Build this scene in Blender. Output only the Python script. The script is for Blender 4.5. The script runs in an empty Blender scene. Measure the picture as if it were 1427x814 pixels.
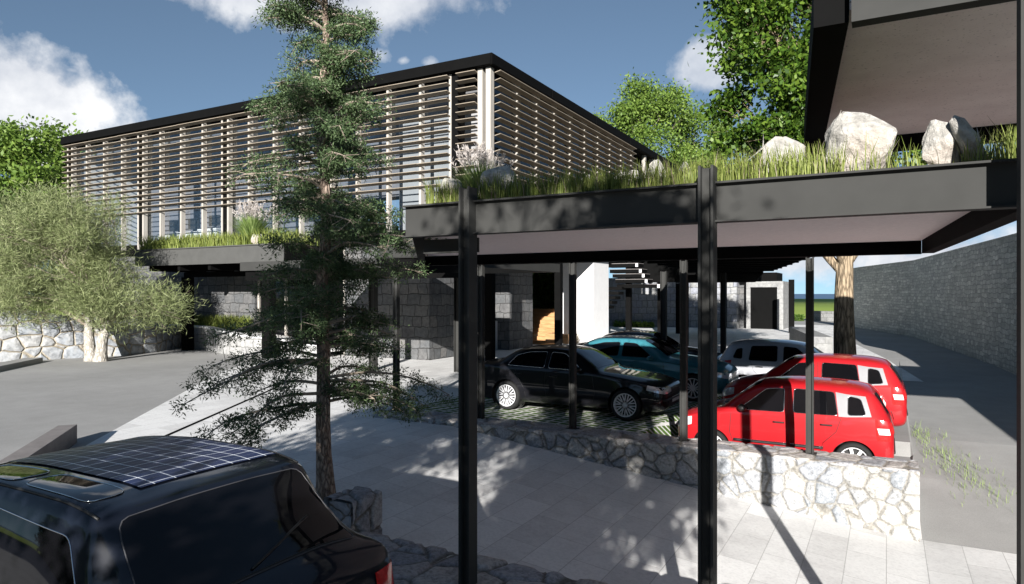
import bpy, bmesh, math, random
import numpy as np
from mathutils import Vector, Matrix, noise
from mathutils.bvhtree import BVHTree
from mathutils.geometry import delaunay_2d_cdt

random.seed(7); RNG = np.random.default_rng(7)
SC = bpy.context.scene
COL = SC.collection
R = math.radians
PI = math.pi

# ------------------------------------------------------------------ survey of the place (metres)
F = 950.0; CX = 713.5; HY = 409.0; CAMZ = 2.55
YAW = R(28.77); SA, CA = math.sin(YAW), math.cos(YAW)
def at(px, py, d):
    u = (px-CX)/F; v = (HY-py)/F
    return Vector((d*(-SA+CA*u), d*(CA+SA*u), CAMZ+d*v))
def atz(px, py, z): return at(px, py, (z-CAMZ)*F/(HY-py))
def aty(px, py, Y): return at(px, py, Y/(CA+SA*(px-CX)/F))
def direction(px, py):
    return Vector((-SA+CA*(px-CX)/F, CA+SA*(px-CX)/F, (HY-py)/F)).normalized()

SUN_AZ = R(20); SUN_EL = R(17.2)
LIGHT = Vector((-math.sin(SUN_AZ)*math.cos(SUN_EL), math.cos(SUN_AZ)*math.cos(SUN_EL), -math.sin(SUN_EL)))

# ------------------------------------------------------------------ helpers
def tag(o, label=None, cat=None, group=None, kind=None):
    if label: o['label'] = label
    if cat: o['category'] = cat
    if group: o['group'] = group
    if kind: o['kind'] = kind
    return o
def empty(name, label, cat, loc=(0,0,0), rz=0, group=None):
    o = bpy.data.objects.new(name, None); COL.objects.link(o)
    o.location = loc; o.rotation_euler = (0,0,rz); o.empty_display_size = .2
    return tag(o, label, cat, group)
def link_bm(name, bm, mat, parent=None, smooth=False):
    me = bpy.data.meshes.new(name)
    bm.normal_update(); bm.to_mesh(me); bm.free()
    if mat: me.materials.append(mat)
    if smooth: me.polygons.foreach_set('use_smooth', [True]*len(me.polygons))
    o = bpy.data.objects.new(name, me); COL.objects.link(o)
    if parent: o.parent = parent
    return o
def copy_tree(o, parent=None):
    c = o.copy(); COL.objects.link(c)
    if parent: c.parent = parent
    for ch in list(o.children): copy_tree(ch, c)
    return c

class MB:
    def __init__(s): s.bm = bmesh.new()
    def box(s, x0,x1,y0,y1,z0,z1):
        v=[s.bm.verts.new(p) for p in ((x0,y0,z0),(x1,y0,z0),(x1,y1,z0),(x0,y1,z0),(x0,y0,z1),(x1,y0,z1),(x1,y1,z1),(x0,y1,z1))]
        for f in ((3,2,1,0),(4,5,6,7),(0,1,5,4),(1,2,6,5),(2,3,7,6),(3,0,4,7)): s.bm.faces.new([v[i] for i in f])
        return s
    def obox(s, c, ax, ay, az):           # centre and three half-axis vectors
        c=Vector(c); ax=Vector(ax); ay=Vector(ay); az=Vector(az)
        v=[s.bm.verts.new(c+ax*a+ay*b+az*d) for a,b,d in ((-1,-1,-1),(1,-1,-1),(1,1,-1),(-1,1,-1),(-1,-1,1),(1,-1,1),(1,1,1),(-1,1,1))]
        for f in ((3,2,1,0),(4,5,6,7),(0,1,5,4),(1,2,6,5),(2,3,7,6),(3,0,4,7)): s.bm.faces.new([v[i] for i in f])
        return s
    def prism(s, pts, z0, z1):            # plan polygon (ccw) extruded; z may be lists
        n=len(pts)
        zz0 = z0 if isinstance(z0,(list,tuple)) else [z0]*n
        zz1 = z1 if isinstance(z1,(list,tuple)) else [z1]*n
        a=[s.bm.verts.new((p[0],p[1],zz0[i])) for i,p in enumerate(pts)]
        b=[s.bm.verts.new((p[0],p[1],zz1[i])) for i,p in enumerate(pts)]
        s.bm.faces.new(a[::-1]); s.bm.faces.new(b)
        for i in range(n):
            j=(i+1)%n; s.bm.faces.new((a[i],a[j],b[j],b[i]))
        return s
    def tube(s, pts, rad, n=8, cap=True):
        pts=[Vector(p) for p in pts]; m=len(pts)
        rr = rad if isinstance(rad,(list,tuple)) else [rad]*m
        rings=[]; ref=Vector((0,0,1))
        for i,p in enumerate(pts):
            t=(pts[min(i+1,m-1)]-pts[max(i-1,0)])
            t = t.normalized() if t.length>1e-9 else Vector((0,0,1))
            r0 = ref if abs(t.dot(ref))<.95 else Vector((1,0,0))
            a=t.cross(r0).normalized(); b=t.cross(a).normalized()
            rings.append([s.bm.verts.new(p+(a*math.cos(k*2*PI/n)+b*math.sin(k*2*PI/n))*rr[i]) for k in range(n)])
        for i in range(m-1):
            for k in range(n):
                s.bm.faces.new((rings[i][k],rings[i][(k+1)%n],rings[i+1][(k+1)%n],rings[i+1][k]))
        if cap:
            s.bm.faces.new(rings[0][::-1]); s.bm.faces.new(rings[-1])
        return s
    def hpost(s, x, y, z0, z1, w=.14, d=.14, t=.018):   # H section, flanges square to the facade
        s.box(x-w/2, x-w/2+t, y-d/2, y+d/2, z0, z1)
        s.box(x+w/2-t, x+w/2, y-d/2, y+d/2, z0, z1)
        s.box(x-w/2+t, x+w/2-t, y-.011, y+.011, z0+.001, z1-.012)
        return s
    def build(s, name, mat, parent=None, smooth=False, bevel=0):
        bmesh.ops.recalc_face_normals(s.bm, faces=s.bm.faces)
        if bevel:
            bmesh.ops.bevel(s.bm, geom=list(s.bm.edges), offset=bevel, segments=2, affect='EDGES', profile=.6)
        return link_bm(name, s.bm, mat, parent, smooth)

def np_mesh(name, verts, faces_n, mat, parent=None, smooth=False):
    """verts (N,3); faces made of consecutive groups of faces_n vertices"""
    me=bpy.data.meshes.new(name); n=len(verts); k=n//faces_n
    me.vertices.add(n); me.vertices.foreach_set('co', np.ascontiguousarray(verts,dtype=np.float32).ravel())
    me.loops.add(n); me.loops.foreach_set('vertex_index', np.arange(n,dtype=np.int32))
    me.polygons.add(k); me.polygons.foreach_set('loop_start', np.arange(0,n,faces_n,dtype=np.int32))
    me.polygons.foreach_set('loop_total', np.full(k,faces_n,dtype=np.int32))
    if smooth: me.polygons.foreach_set('use_smooth', [True]*k)
    me.update(calc_edges=True); me.validate()
    if mat: me.materials.append(mat)
    o=bpy.data.objects.new(name,me); COL.objects.link(o)
    if parent: o.parent=parent
    return o

# ------------------------------------------------------------------ materials
def newmat(name):
    m=bpy.data.materials.new(name); m.use_nodes=True
    nt=m.node_tree; b=nt.nodes['Principled BSDF']
    return m, nt, b
class NT:
    def __init__(s, nt): s.nt=nt
    def n(s, t, **kw):
        nd=s.nt.nodes.new(t)
        for k,v in kw.items(): setattr(nd,k,v)
        return nd
    def l(s, a, b): s.nt.links.new(a,b)
    def math(s, op, a, b=None, clamp=False):
        nd=s.n('ShaderNodeMath', operation=op, use_clamp=clamp)
        for i,x in enumerate((a,b)):
            if x is None: continue
            if isinstance(x,(int,float)): nd.inputs[i].default_value=x
            else: s.l(x, nd.inputs[i])
        return nd.outputs[0]
    def mix(s, f, a, b, blend='MIX'):
        nd=s.n('ShaderNodeMix', data_type='RGBA', blend_type=blend)
        for i,x in ((0,f),(6,a),(7,b)):
            if isinstance(x,(int,float)): nd.inputs[i].default_value=x
            elif isinstance(x,tuple): nd.inputs[i].default_value=(*x,1) if len(x)==3 else x
            else: s.l(x, nd.inputs[i])
        return nd.outputs[2]
    def ramp(s, f, stops, interp='LINEAR'):
        nd=s.n('ShaderNodeValToRGB'); cr=nd.color_ramp; cr.interpolation=interp
        while len(cr.elements)<len(stops): cr.elements.new(.5)
        for e,(p,c) in zip(cr.elements,stops):
            e.position=p; e.color=(*c,1) if isinstance(c,tuple) else (c,c,c,1)
        if f is not None: s.l(f, nd.inputs[0])
        return nd.outputs[0]
    def noise(s, vec, scale, detail=4, rough=.55, col=False):
        nd=s.n('ShaderNodeTexNoise'); nd.inputs['Scale'].default_value=scale
        nd.inputs['Detail'].default_value=detail; nd.inputs['Roughness'].default_value=rough
        if vec is not None: s.l(vec, nd.inputs['Vector'])
        return nd.outputs['Color' if col else 'Fac']
    def obj(s): return s.n('ShaderNodeTexCoord').outputs['Object']
    def bump(s, h, bsdf, strength=.5, dist=.02):
        nd=s.n('ShaderNodeBump'); nd.inputs['Strength'].default_value=strength; nd.inputs['Distance'].default_value=dist
        s.l(h, nd.inputs['Height']); s.l(nd.outputs[0], bsdf.inputs['Normal'])

def plain(name, col, rough=.5, metal=0, spec=.5, var=.12, nscale=6, bump=0, coat=0):
    m,nt,b=newmat(name); t=NT(nt)
    nz=t.noise(t.obj(), nscale, 5)
    c=tuple(col); lo=tuple(x*(1-var) for x in c); hi=tuple(min(1,x*(1+var)) for x in c)
    t.l(t.ramp(nz,[(.3,lo),(.7,hi)]), b.inputs['Base Color'])
    b.inputs['Roughness'].default_value=rough; b.inputs['Metallic'].default_value=metal
    b.inputs['Specular IOR Level'].default_value=spec
    b.inputs['Coat Weight'].default_value=coat; b.inputs['Coat Roughness'].default_value=.04
    if bump: t.bump(t.noise(t.obj(), nscale*4, 6), b, bump, .01)
    return m

def rubble(name, size, cols, mortar, mortar_w=.045, bump=.9, zs=1.15, distort=.18, moss=0):
    m,nt,b=newmat(name); t=NT(nt)
    o=t.obj()
    mp=t.n('ShaderNodeMapping'); mp.inputs['Scale'].default_value=(1/size,1/size,zs/size); t.l(o,mp.inputs[0])
    nz=t.n('ShaderNodeTexNoise'); nz.inputs['Scale'].default_value=1.4; nz.inputs['Detail'].default_value=3; t.l(mp.outputs[0],nz.inputs['Vector'])
    sub=t.n('ShaderNodeVectorMath',operation='SUBTRACT'); t.l(nz.outputs['Color'],sub.inputs[0]); sub.inputs[1].default_value=(.5,.5,.5)
    sc=t.n('ShaderNodeVectorMath',operation='SCALE'); t.l(sub.outputs[0],sc.inputs[0]); sc.inputs['Scale'].default_value=distort*2
    add=t.n('ShaderNodeVectorMath',operation='ADD'); t.l(mp.outputs[0],add.inputs[0]); t.l(sc.outputs[0],add.inputs[1])
    v1=t.n('ShaderNodeTexVoronoi'); v1.inputs['Scale'].default_value=1; v1.inputs['Randomness'].default_value=.85; t.l(add.outputs[0],v1.inputs['Vector'])
    v2=t.n('ShaderNodeTexVoronoi',feature='DISTANCE_TO_EDGE'); v2.inputs['Scale'].default_value=1; v2.inputs['Randomness'].default_value=.85; t.l(add.outputs[0],v2.inputs['Vector'])
    sep=t.n('ShaderNodeSeparateColor'); t.l(v1.outputs['Color'],sep.inputs[0])
    base=t.ramp(sep.outputs[0],[(i/(len(cols)-1) if len(cols)>1 else 0,c) for i,c in enumerate(cols)])
    fine=t.noise(o, 9/size*.35, 8, .65)
    base=t.mix(.75, base, t.ramp(fine,[(.3,.3),(.52,.8),(.7,1.15)]), 'MULTIPLY')
    vein=t.noise(o, 3.2/size*.6, 6, .7)
    base=t.mix(t.ramp(vein,[(.5,0.0),(.72,.5)]), base, (.5,.48,.44))
    mk=t.ramp(v2.outputs['Distance'],[(mortar_w*.4,1.0),(mortar_w*1.3,0.0)])
    col=t.mix(mk, base, t.mix(fine, tuple(x*.6 for x in mortar), mortar))
    t.l(col,b.inputs['Base Color'])
    h=t.ramp(v2.outputs['Distance'],[(0,0.0),(mortar_w*1.2,.55),(.22,.9),(.5,1.0)])
    h2=t.math('ADD',h,t.math('MULTIPLY',fine,.35))
    t.bump(h2,b,bump,size*.14)
    b.inputs['Roughness'].default_value=.85; b.inputs['Specular IOR Level'].default_value=.25
    return m

def ashlar(name, bw, bh, cols, mortar, bump=.7, msize=.012, distort=.05, sq=1.0):
    m,nt,b=newmat(name); t=NT(nt)
    o=t.obj(); sp=t.n('ShaderNodeSeparateXYZ'); t.l(o,sp.inputs[0])
    u=t.math('ADD',sp.outputs[0],sp.outputs[1])
    cb=t.n('ShaderNodeCombineXYZ'); t.l(u,cb.inputs[0]); t.l(sp.outputs[2],cb.inputs[1])
    nz=t.n('ShaderNodeTexNoise'); nz.inputs['Scale'].default_value=1.6/bw; nz.inputs['Detail'].default_value=2; t.l(cb.outputs[0],nz.inputs['Vector'])
    sub=t.n('ShaderNodeVectorMath',operation='SUBTRACT'); t.l(nz.outputs['Color'],sub.inputs[0]); sub.inputs[1].default_value=(.5,.5,.5)
    sc=t.n('ShaderNodeVectorMath',operation='SCALE'); t.l(sub.outputs[0],sc.inputs[0]); sc.inputs['Scale'].default_value=distort*2
    add=t.n('ShaderNodeVectorMath',operation='ADD'); t.l(cb.outputs[0],add.inputs[0]); t.l(sc.outputs[0],add.inputs[1])
    br=t.n('ShaderNodeTexBrick'); br.offset=.43; br.squash=sq; br.squash_frequency=3
    br.inputs['Scale'].default_value=1; br.inputs['Brick Width'].default_value=bw; br.inputs['Row Height'].default_value=bh
    br.inputs['Mortar Size'].default_value=msize; br.inputs['Mortar Smooth'].default_value=.4
    br.inputs['Color1'].default_value=(0,0,0,1); br.inputs['Color2'].default_value=(1,1,1,1); br.inputs['Mortar'].default_value=(.5,.5,.5,1)
    t.l(add.outputs[0],br.inputs['Vector'])
    fine=t.noise(o,7,8,.68)
    big=t.noise(o,1.3/bw,2)
    f=t.math('ADD',t.math('MULTIPLY',br.outputs['Color'],.6),t.math('MULTIPLY',big,.5))
    base=t.ramp(f,[(.15+.7*i/(len(cols)-1),c) for i,c in enumerate(cols)])
    base=t.mix(.6,base,t.ramp(fine,[(.3,.35),(.6,.95)]),'MULTIPLY')
    t.l(t.mix(br.outputs['Fac'],base,mortar),b.inputs['Base Color'])
    inv=t.math('SUBTRACT',1.0,br.outputs['Fac'])
    t.bump(t.math('ADD',inv,t.math('MULTIPLY',fine,.6)),b,bump,.03)
    b.inputs['Roughness'].default_value=.88; b.inputs['Specular IOR Level'].default_value=.2
    return m

M={}
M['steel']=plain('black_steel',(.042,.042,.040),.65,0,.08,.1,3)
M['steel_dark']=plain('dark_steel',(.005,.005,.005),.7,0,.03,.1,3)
M['steel_sunlit']=plain('sunlit_black_steel',(.075,.075,.072),.65,0,.1,.08,3)  # black steel lightened in colour to stand in for sun on the terrace fascia
M['soffit']=plain('rendered_soffit',(.80,.70,.69),.9,0,.2,.06,25,.25)
def speckled():
    m,nt,b=newmat('speckled_board'); t=NT(nt); o=t.obj()
    nz=t.noise(o,34,3,.5); st=t.noise(o,2.2,5,.6)
    base=t.ramp(st,[(.3,(.66,.575,.56)),(.7,(.76,.68,.66))])
    t.l(t.mix(t.ramp(nz,[(.63,0.0),(.70,.75)]),base,(.34,.29,.29)),b.inputs['Base Color'])
    b.inputs['Roughness'].default_value=.9
    t.bump(nz,b,.2,.01); return m
M['speckle']=speckled()
M['stone_white']=rubble('pale_rubble_stone',.27,[(.20,.225,.27),(.44,.44,.43),(.30,.33,.38),(.52,.50,.46),(.40,.39,.36),(.25,.28,.33)],(.40,.35,.28),.042,1.0,1.1,.16)
M['stone_flat']=rubble('flagstone',.40,[(.30,.30,.32),(.44,.42,.42),(.36,.37,.40),(.48,.45,.43)],(.34,.31,.27),.03,.9,1.6,.2)
M['stone_left']=rubble('rubble_field_stone',.62,[(.24,.27,.31),(.38,.39,.40),(.33,.36,.40),(.45,.44,.42),(.29,.32,.36)],(.42,.37,.29),.055,1.0,1.25,.10)
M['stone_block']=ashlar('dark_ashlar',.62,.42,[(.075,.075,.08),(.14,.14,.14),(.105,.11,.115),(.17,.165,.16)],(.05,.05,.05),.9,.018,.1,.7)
M['stone_planter']=ashlar('grey_ashlar',.48,.34,[(.26,.26,.26),(.36,.36,.35),(.31,.31,.31)],(.17,.17,.16),.8,.014,.07,.8)
M['stone_pale']=ashlar('pale_ashlar',.55,.36,[(.24,.24,.24),(.34,.34,.33),(.29,.29,.29)],(.25,.25,.24),.6,.012,.05,.8)
M['stone_back']=ashlar('mixed_ashlar',.7,.5,[(.22,.23,.24),(.33,.33,.32),(.27,.28,.32),(.36,.36,.35)],(.12,.12,.12),.8,.02,.1,.7)
M['stone_ledge']=ashlar('stacked_ledge_stone',.62,.17,[(.38,.38,.35),(.72,.71,.65),(.50,.49,.46),(.84,.82,.75)],(.34,.34,.32),1.0,.012,.13,.5)
M['rock']=None
def rockmat():
    m,nt,b=newmat('pale_boulder'); t=NT(nt); o=t.obj()
    a=t.noise(o,3.5,9,.7); c=t.noise(o,1.4,3,.6); g=t.noise(o,16,6,.7)
    base=t.ramp(a,[(.3,(.24,.225,.20)),(.48,(.47,.45,.41)),(.7,(.60,.58,.54))])
    base=t.mix(t.ramp(c,[(.5,0.0),(.68,.55)]),base,(.42,.30,.21))
    base=t.mix(.7,base,t.ramp(g,[(.32,.35),(.6,1.0)]),'MULTIPLY')
    t.l(base,b.inputs['Base Color']); b.inputs['Roughness'].default_value=.85
    t.bump(t.math('ADD',a,t.math('MULTIPLY',g,.5)),b,1.0,.06); return m
M['rock']=rockmat()
M['white']=plain('white_render',(.68,.68,.68),.8,0,.3,.04,4,.05)
M['offwhite']=plain('painted_cabinet',(.62,.62,.61),.5,0,.4,.04,4)
M['greywall']=plain('grey_plaster',(.15,.15,.165),.85,0,.2,.06,2)
M['palewall']=plain('pale_panel',(.62,.62,.63),.8,0,.2,.04,2)
M['midwall']=plain('mid_grey_panel',(.27,.27,.275),.8,0,.2,.04,2)
M['ceiling']=plain('dark_ceiling',(.12,.12,.125),.8,0,.2,.05,2)
M['asphalt']=None
def asphalt():
    m,nt,b=newmat('grey_asphalt'); t=NT(nt); o=t.obj()
    a=t.noise(o,60,4,.7); c=t.noise(o,.35,4,.6); d=t.noise(o,2.2,5,.65)
    base=t.ramp(c,[(.3,(.30,.297,.288)),(.7,(.37,.366,.357))])
    base=t.mix(.35,base,t.ramp(d,[(.3,.7),(.7,1.0)]),'MULTIPLY')
    base=t.mix(.4,base,t.ramp(a,[(.35,.6),(.6,1.0)]),'MULTIPLY')
    t.l(base,b.inputs['Base Color']); b.inputs['Roughness'].default_value=.9; b.inputs['Specular IOR Level'].default_value=.25
    t.bump(a,b,.3,.006); return m
M['asphalt']=asphalt()
def paving():
    m,nt,b=newmat('pale_stone_paving'); t=NT(nt); o=t.obj()
    br=t.n('ShaderNodeTexBrick'); br.offset=.5
    br.inputs['Scale'].default_value=1; br.inputs['Brick Width'].default_value=.9; br.inputs['Row Height'].default_value=.45
    br.inputs['Mortar Size'].default_value=.005; br.inputs['Mortar Smooth'].default_value=.3
    br.inputs['Color1'].default_value=(0,0,0,1); br.inputs['Color2'].default_value=(1,1,1,1); br.inputs['Mortar'].default_value=(.5,.5,.5,1)
    mp=t.n('ShaderNodeMapping'); mp.inputs['Rotation'].default_value=(0,0,R(90)); t.l(o,mp.inputs[0]); t.l(mp.outputs[0],br.inputs['Vector'])
    a=t.noise(o,2.6,9,.72); c=t.noise(o,22,5,.7); st=t.noise(o,.5,3,.5)
    f=t.math('ADD',t.math('MULTIPLY',br.outputs['Color'],.35),t.math('MULTIPLY',a,.75))
    base=t.ramp(f,[(.25,(.60,.59,.58)),(.55,(.75,.745,.73)),(.85,(.82,.815,.80))])
    base=t.mix(.35,base,t.ramp(c,[(.3,.55),(.55,1.0)]),'MULTIPLY')
    base=t.mix(.4,base,t.ramp(st,[(.3,.65),(.55,1.0)]),'MULTIPLY')
    sp=t.noise(o,1.1,7,.75); base=t.mix(t.ramp(sp,[(.60,0.0),(.72,.35)]),base,(.42,.41,.39))
    t.l(t.mix(t.math('MULTIPLY',br.outputs['Fac'],.7),base,(.36,.35,.34)),b.inputs['Base Color'])
    b.inputs['Roughness'].default_value=.75; b.inputs['Specular IOR Level'].default_value=.3
    t.bump(t.math('ADD',t.math('MULTIPLY',t.math('SUBTRACT',1.0,br.outputs['Fac']),.8),t.math('MULTIPLY',a,.5)),b,.5,.008); return m
M['paving']=paving()
def turfpaver():
    m,nt,b=newmat('turf_paver'); t=NT(nt); o=t.obj()
    mp=t.n('ShaderNodeMapping'); mp.inputs['Rotation'].default_value=(0,0,R(8)); t.l(o,mp.inputs[0])
    br=t.n('ShaderNodeTexBrick'); br.offset=.0
    br.inputs['Scale'].default_value=1; br.inputs['Brick Width'].default_value=.27; br.inputs['Row Height'].default_value=.2
    br.inputs['Mortar Size'].default_value=.036; br.inputs['Mortar Smooth'].default_value=.25
    br.inputs['Color1'].default_value=(0,0,0,1); br.inputs['Color2'].default_value=(1,1,1,1); br.inputs['Mortar'].default_value=(.5,.5,.5,1)
    t.l(mp.outputs[0],br.inputs['Vector'])
    a=t.noise(o,45,4,.7); c=t.noise(o,3,6,.6)
    g=t.ramp(a,[(.3,(.02,.045,.008)),(.5,(.08,.15,.03)),(.7,(.17,.25,.06))])
    g=t.mix(t.ramp(c,[(.55,0.0),(.7,.6)]),g,(.14,.12,.07))
    k=t.ramp(c,[(.3,(.52,.52,.50)),(.7,(.70,.69,.66))])
    t.l(t.mix(br.outputs['Fac'],g,k),b.inputs['Base Color'])
    b.inputs['Roughness'].default_value=.9; b.inputs['Specular IOR Level'].default_value=.2
    t.bump(t.math('ADD',t.math('MULTIPLY',br.outputs['Fac'],.7),t.math('MULTIPLY',a,.8)),b,.7,.02); return m
M['turf']=turfpaver()
def lawn():
    m,nt,b=newmat('field_grass'); t=NT(nt); o=t.obj()
    a=t.noise(o,.02,5,.6); c=t.noise(o,1.5,5,.7)
    base=t.ramp(a,[(.3,(.24,.33,.06)),(.7,(.34,.43,.09))])
    t.l(t.mix(.4,base,t.ramp(c,[(.3,.5),(.7,1.0)]),'MULTIPLY'),b.inputs['Base Color']); b.inputs['Roughness'].default_value=.95
    b.inputs['Specular IOR Level'].default_value=.1; return m
M['lawn']=lawn()
M['sea']=plain('sea_water',(.03,.08,.16),.35,0,.3,.1,.01)
def wood(name,c1,c2,scale=(1,14,14),rough=.7):
    m,nt,b=newmat(name); t=NT(nt); o=t.obj()
    mp=t.n('ShaderNodeMapping'); mp.inputs['Scale'].default_value=scale; t.l(o,mp.inputs[0])
    a=t.noise(mp.outputs[0],1.5,7,.7)
    t.l(t.ramp(a,[(.3,c1),(.7,c2)]),b.inputs['Base Color']); b.inputs['Roughness'].default_value=rough
    b.inputs['Specular IOR Level'].default_value=.25
    t.bump(a,b,.25,.01); return m
M['louvre']=wood('louvre_timber',(.21,.172,.128),(.31,.265,.21),(.5,9,9))
M['mullion']=wood('mullion_timber',(.32,.295,.26),(.44,.41,.37),(9,9,.6))
M['stairwood']=wood('stair_timber',(.30,.15,.06),(.52,.31,.15),(1.2,9,9),.6)
def glass(name, tint=(.85,.88,.9), refl=1.0, rough=.01):
    m=bpy.data.materials.new(name); m.use_nodes=True; nt=m.node_tree; nt.nodes.clear(); t=NT(nt)
    out=t.n('ShaderNodeOutputMaterial'); tr=t.n('ShaderNodeBsdfTransparent'); tr.inputs[0].default_value=(*tint,1)
    gl=t.n('ShaderNodeBsdfGlossy'); gl.inputs['Roughness'].default_value=rough; gl.inputs[0].default_value=(.9,.95,1,1)
    fr=t.n('ShaderNodeFresnel'); fr.inputs[0].default_value=1.5
    mx=t.n('ShaderNodeMixShader'); t.l(t.math('MULTIPLY',fr.outputs[0],refl),mx.inputs[0]); t.l(tr.outputs[0],mx.inputs[1]); t.l(gl.outputs[0],mx.inputs[2])
    nz=t.noise(t.obj(),1.2,2); bp=t.n('ShaderNodeBump'); bp.inputs['Strength'].default_value=.02; t.l(nz,bp.inputs['Height']); t.l(bp.outputs[0],gl.inputs['Normal'])
    t.l(mx.outputs[0],out.inputs[0]); return m
M['glass']=glass('clear_glazing',(.78,.82,.85))
M['glass_clear']=glass('antireflective_glazing',(.90,.92,.93),.25)
M['carglass']=plain('tinted_car_glass',(.004,.004,.005),.03,0,.5,.1,2)
M['carglass2']=glass('car_window',(.30,.32,.33))
def paint(name,col,flake=.0):
    m,nt,b=newmat(name); t=NT(nt)
    nz=t.noise(t.obj(),3,2)
    t.l(t.ramp(nz,[(.3,tuple(x*.94 for x in col)),(.7,col)]),b.inputs['Base Color'])
    b.inputs['Roughness'].default_value=.38; b.inputs['Specular IOR Level'].default_value=.15; b.inputs['Coat Weight'].default_value=.8; b.inputs['Coat Roughness'].default_value=.03
    b.inputs['Metallic'].default_value=flake; return m
M['p_black']=paint('black_paint',(.008,.008,.010))
M['p_navy']=paint('blue_black_paint',(.006,.008,.014))
M['p_teal']=paint('teal_paint',(.04,.19,.235),.0)
M['p_red']=paint('red_paint',(.34,.010,.014))
M['p_silver']=paint('silver_paint',(.42,.43,.46),.35)
M['rubber']=plain('rubber',(.015,.015,.015),.8,0,.3,.15,20)
M['plastic']=plain('black_trim',(.018,.018,.018),.5,0,.4,.1,10)
M['alloy']=plain('alloy_metal',(.78,.78,.79),.35,.25,.5,.06,8)
M['alloydark']=plain('dark_brake',(.03,.03,.03),.7,0,.3,.1,8)  # near-black disc behind the wheel spokes
M['seal']=plain('window_seal',(.06,.06,.065),.4,0,.4,.05,8)
M['greytrim']=plain('grey_pillar_trim',(.26,.26,.27),.35,.3,.5,.05,8)
M['chrome']=plain('chrome',(.8,.8,.8),.12,1,.5,.03,6)
M['lamp']=plain('headlamp_lens',(.72,.74,.76),.08,.35,.6,.15,22)
M['tail']=plain('tail_lens',(.50,.02,.02),.1,0,.6,.3,25)
M['tailwhite']=plain('tail_lens_clear',(.75,.6,.58),.15,0,.6,.1,25)
M['plate']=plain('plate_white',(.7,.7,.68),.4)
def solar():
    m,nt,b=newmat('solar_cells'); t=NT(nt); o=t.obj()
    br=t.n('ShaderNodeTexBrick'); br.offset=0
    br.inputs['Scale'].default_value=1; br.inputs['Brick Width'].default_value=.125; br.inputs['Row Height'].default_value=.125
    br.inputs['Mortar Size'].default_value=.0040; br.inputs['Mortar Smooth'].default_value=.2
    br.inputs['Color1'].default_value=(.020,.032,.085,1); br.inputs['Color2'].default_value=(.030,.040,.10,1); br.inputs['Mortar'].default_value=(.72,.76,.82,1)
    t.l(o,br.inputs['Vector'])
    b2=t.n('ShaderNodeTexBrick'); b2.offset=0
    b2.inputs['Scale'].default_value=1; b2.inputs['Brick Width'].default_value=.0625; b2.inputs['Row Height'].default_value=5
    b2.inputs['Mortar Size'].default_value=.0010; b2.inputs['Color1'].default_value=(0,0,0,1); b2.inputs['Color2'].default_value=(0,0,0,1); b2.inputs['Mortar'].default_value=(1,1,1,1)
    t.l(o,b2.inputs['Vector'])
    c=t.mix(t.math('MULTIPLY',b2.outputs['Fac'],.7),br.outputs['Color'],(.3,.34,.42))
    # small pale diamonds where four cells meet
    sp=t.n('ShaderNodeSeparateXYZ'); t.l(o,sp.inputs[0])
    def pp(x): return t.math('ABSOLUTE',t.math('SUBTRACT',t.math('FRACT',t.math('ADD',t.math('DIVIDE',x,.125),.5)),.5))
    dm=t.math('LESS_THAN',t.math('ADD',pp(sp.outputs[0]),pp(sp.outputs[1])),.085)
    c=t.mix(dm,c,(.85,.88,.92))
    t.l(c,b.inputs['Base Color']); b.inputs['Roughness'].default_value=.35; b.inputs['Specular IOR Level'].default_value=.12
    return m
M['solar']=solar()
def leafmat(name, stops, trans=.3, rough=.55):
    m=bpy.data.materials.new(name); m.use_nodes=True; nt=m.node_tree; b=nt.nodes['Principled BSDF']; t=NT(nt)
    g=t.n('ShaderNodeNewGeometry'); nz=t.noise(t.obj(),.9,3)
    f=t.math('ADD',t.math('MULTIPLY',g.outputs['Random Per Island'],.65),t.math('MULTIPLY',nz,.4))
    c=t.ramp(f,stops); t.l(c,b.inputs['Base Color']); b.inputs['Roughness'].default_value=rough; b.inputs['Specular IOR Level'].default_value=.3
    tl=t.n('ShaderNodeBsdfTranslucent'); t.l(c,tl.inputs[0])
    mx=t.n('ShaderNodeMixShader'); mx.inputs[0].default_value=trans
    t.l(b.outputs[0],mx.inputs[1]); t.l(tl.outputs[0],mx.inputs[2]); t.l(mx.outputs[0],nt.nodes['Material Output'].inputs[0])
    return m
M['leaf_conifer']=leafmat('conifer_leaf',[(.15,(.028,.052,.020)),(.5,(.070,.115,.046)),(.9,(.15,.21,.095))],.2)
M['leaf_olive']=leafmat('olive_leaf',[(.15,(.10,.125,.048)),(.5,(.22,.262,.11)),(.9,(.36,.39,.20))],.3)
M['leaf_green']=leafmat('bright_leaf',[(.15,(.055,.10,.015)),(.5,(.13,.215,.035)),(.9,(.23,.32,.065))],.35)
M['leaf_mid']=leafmat('mid_leaf',[(.15,(.035,.075,.012)),(.5,(.085,.16,.025)),(.9,(.16,.26,.045))],.35)
M['leaf_broad']=leafmat('broad_leaf',[(.15,(.022,.055,.008)),(.5,(.065,.13,.016)),(.9,(.17,.26,.035))],.35,.4)
M['grassblade']=leafmat('grass_blade',[(.15,(.09,.125,.024)),(.5,(.195,.24,.052)),(.9,(.32,.355,.11))],.3)
M['fountain']=leafmat('fountain_blade',[(.15,(.14,.22,.05)),(.5,(.24,.34,.10)),(.9,(.36,.44,.18))],.35)
M['plume']=leafmat('plume',[(.15,(.40,.35,.32)),(.5,(.55,.50,.47)),(.9,(.70,.66,.62))],.3,.9)
M['dry']=leafmat('dry_blade',[(.15,(.16,.12,.08)),(.5,(.30,.25,.18)),(.9,(.42,.37,.28))],.2,.9)
M['ivy']=leafmat('ivy_leaf',[(.15,(.02,.05,.012)),(.5,(.05,.11,.025)),(.9,(.12,.22,.05))],.25)
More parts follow.
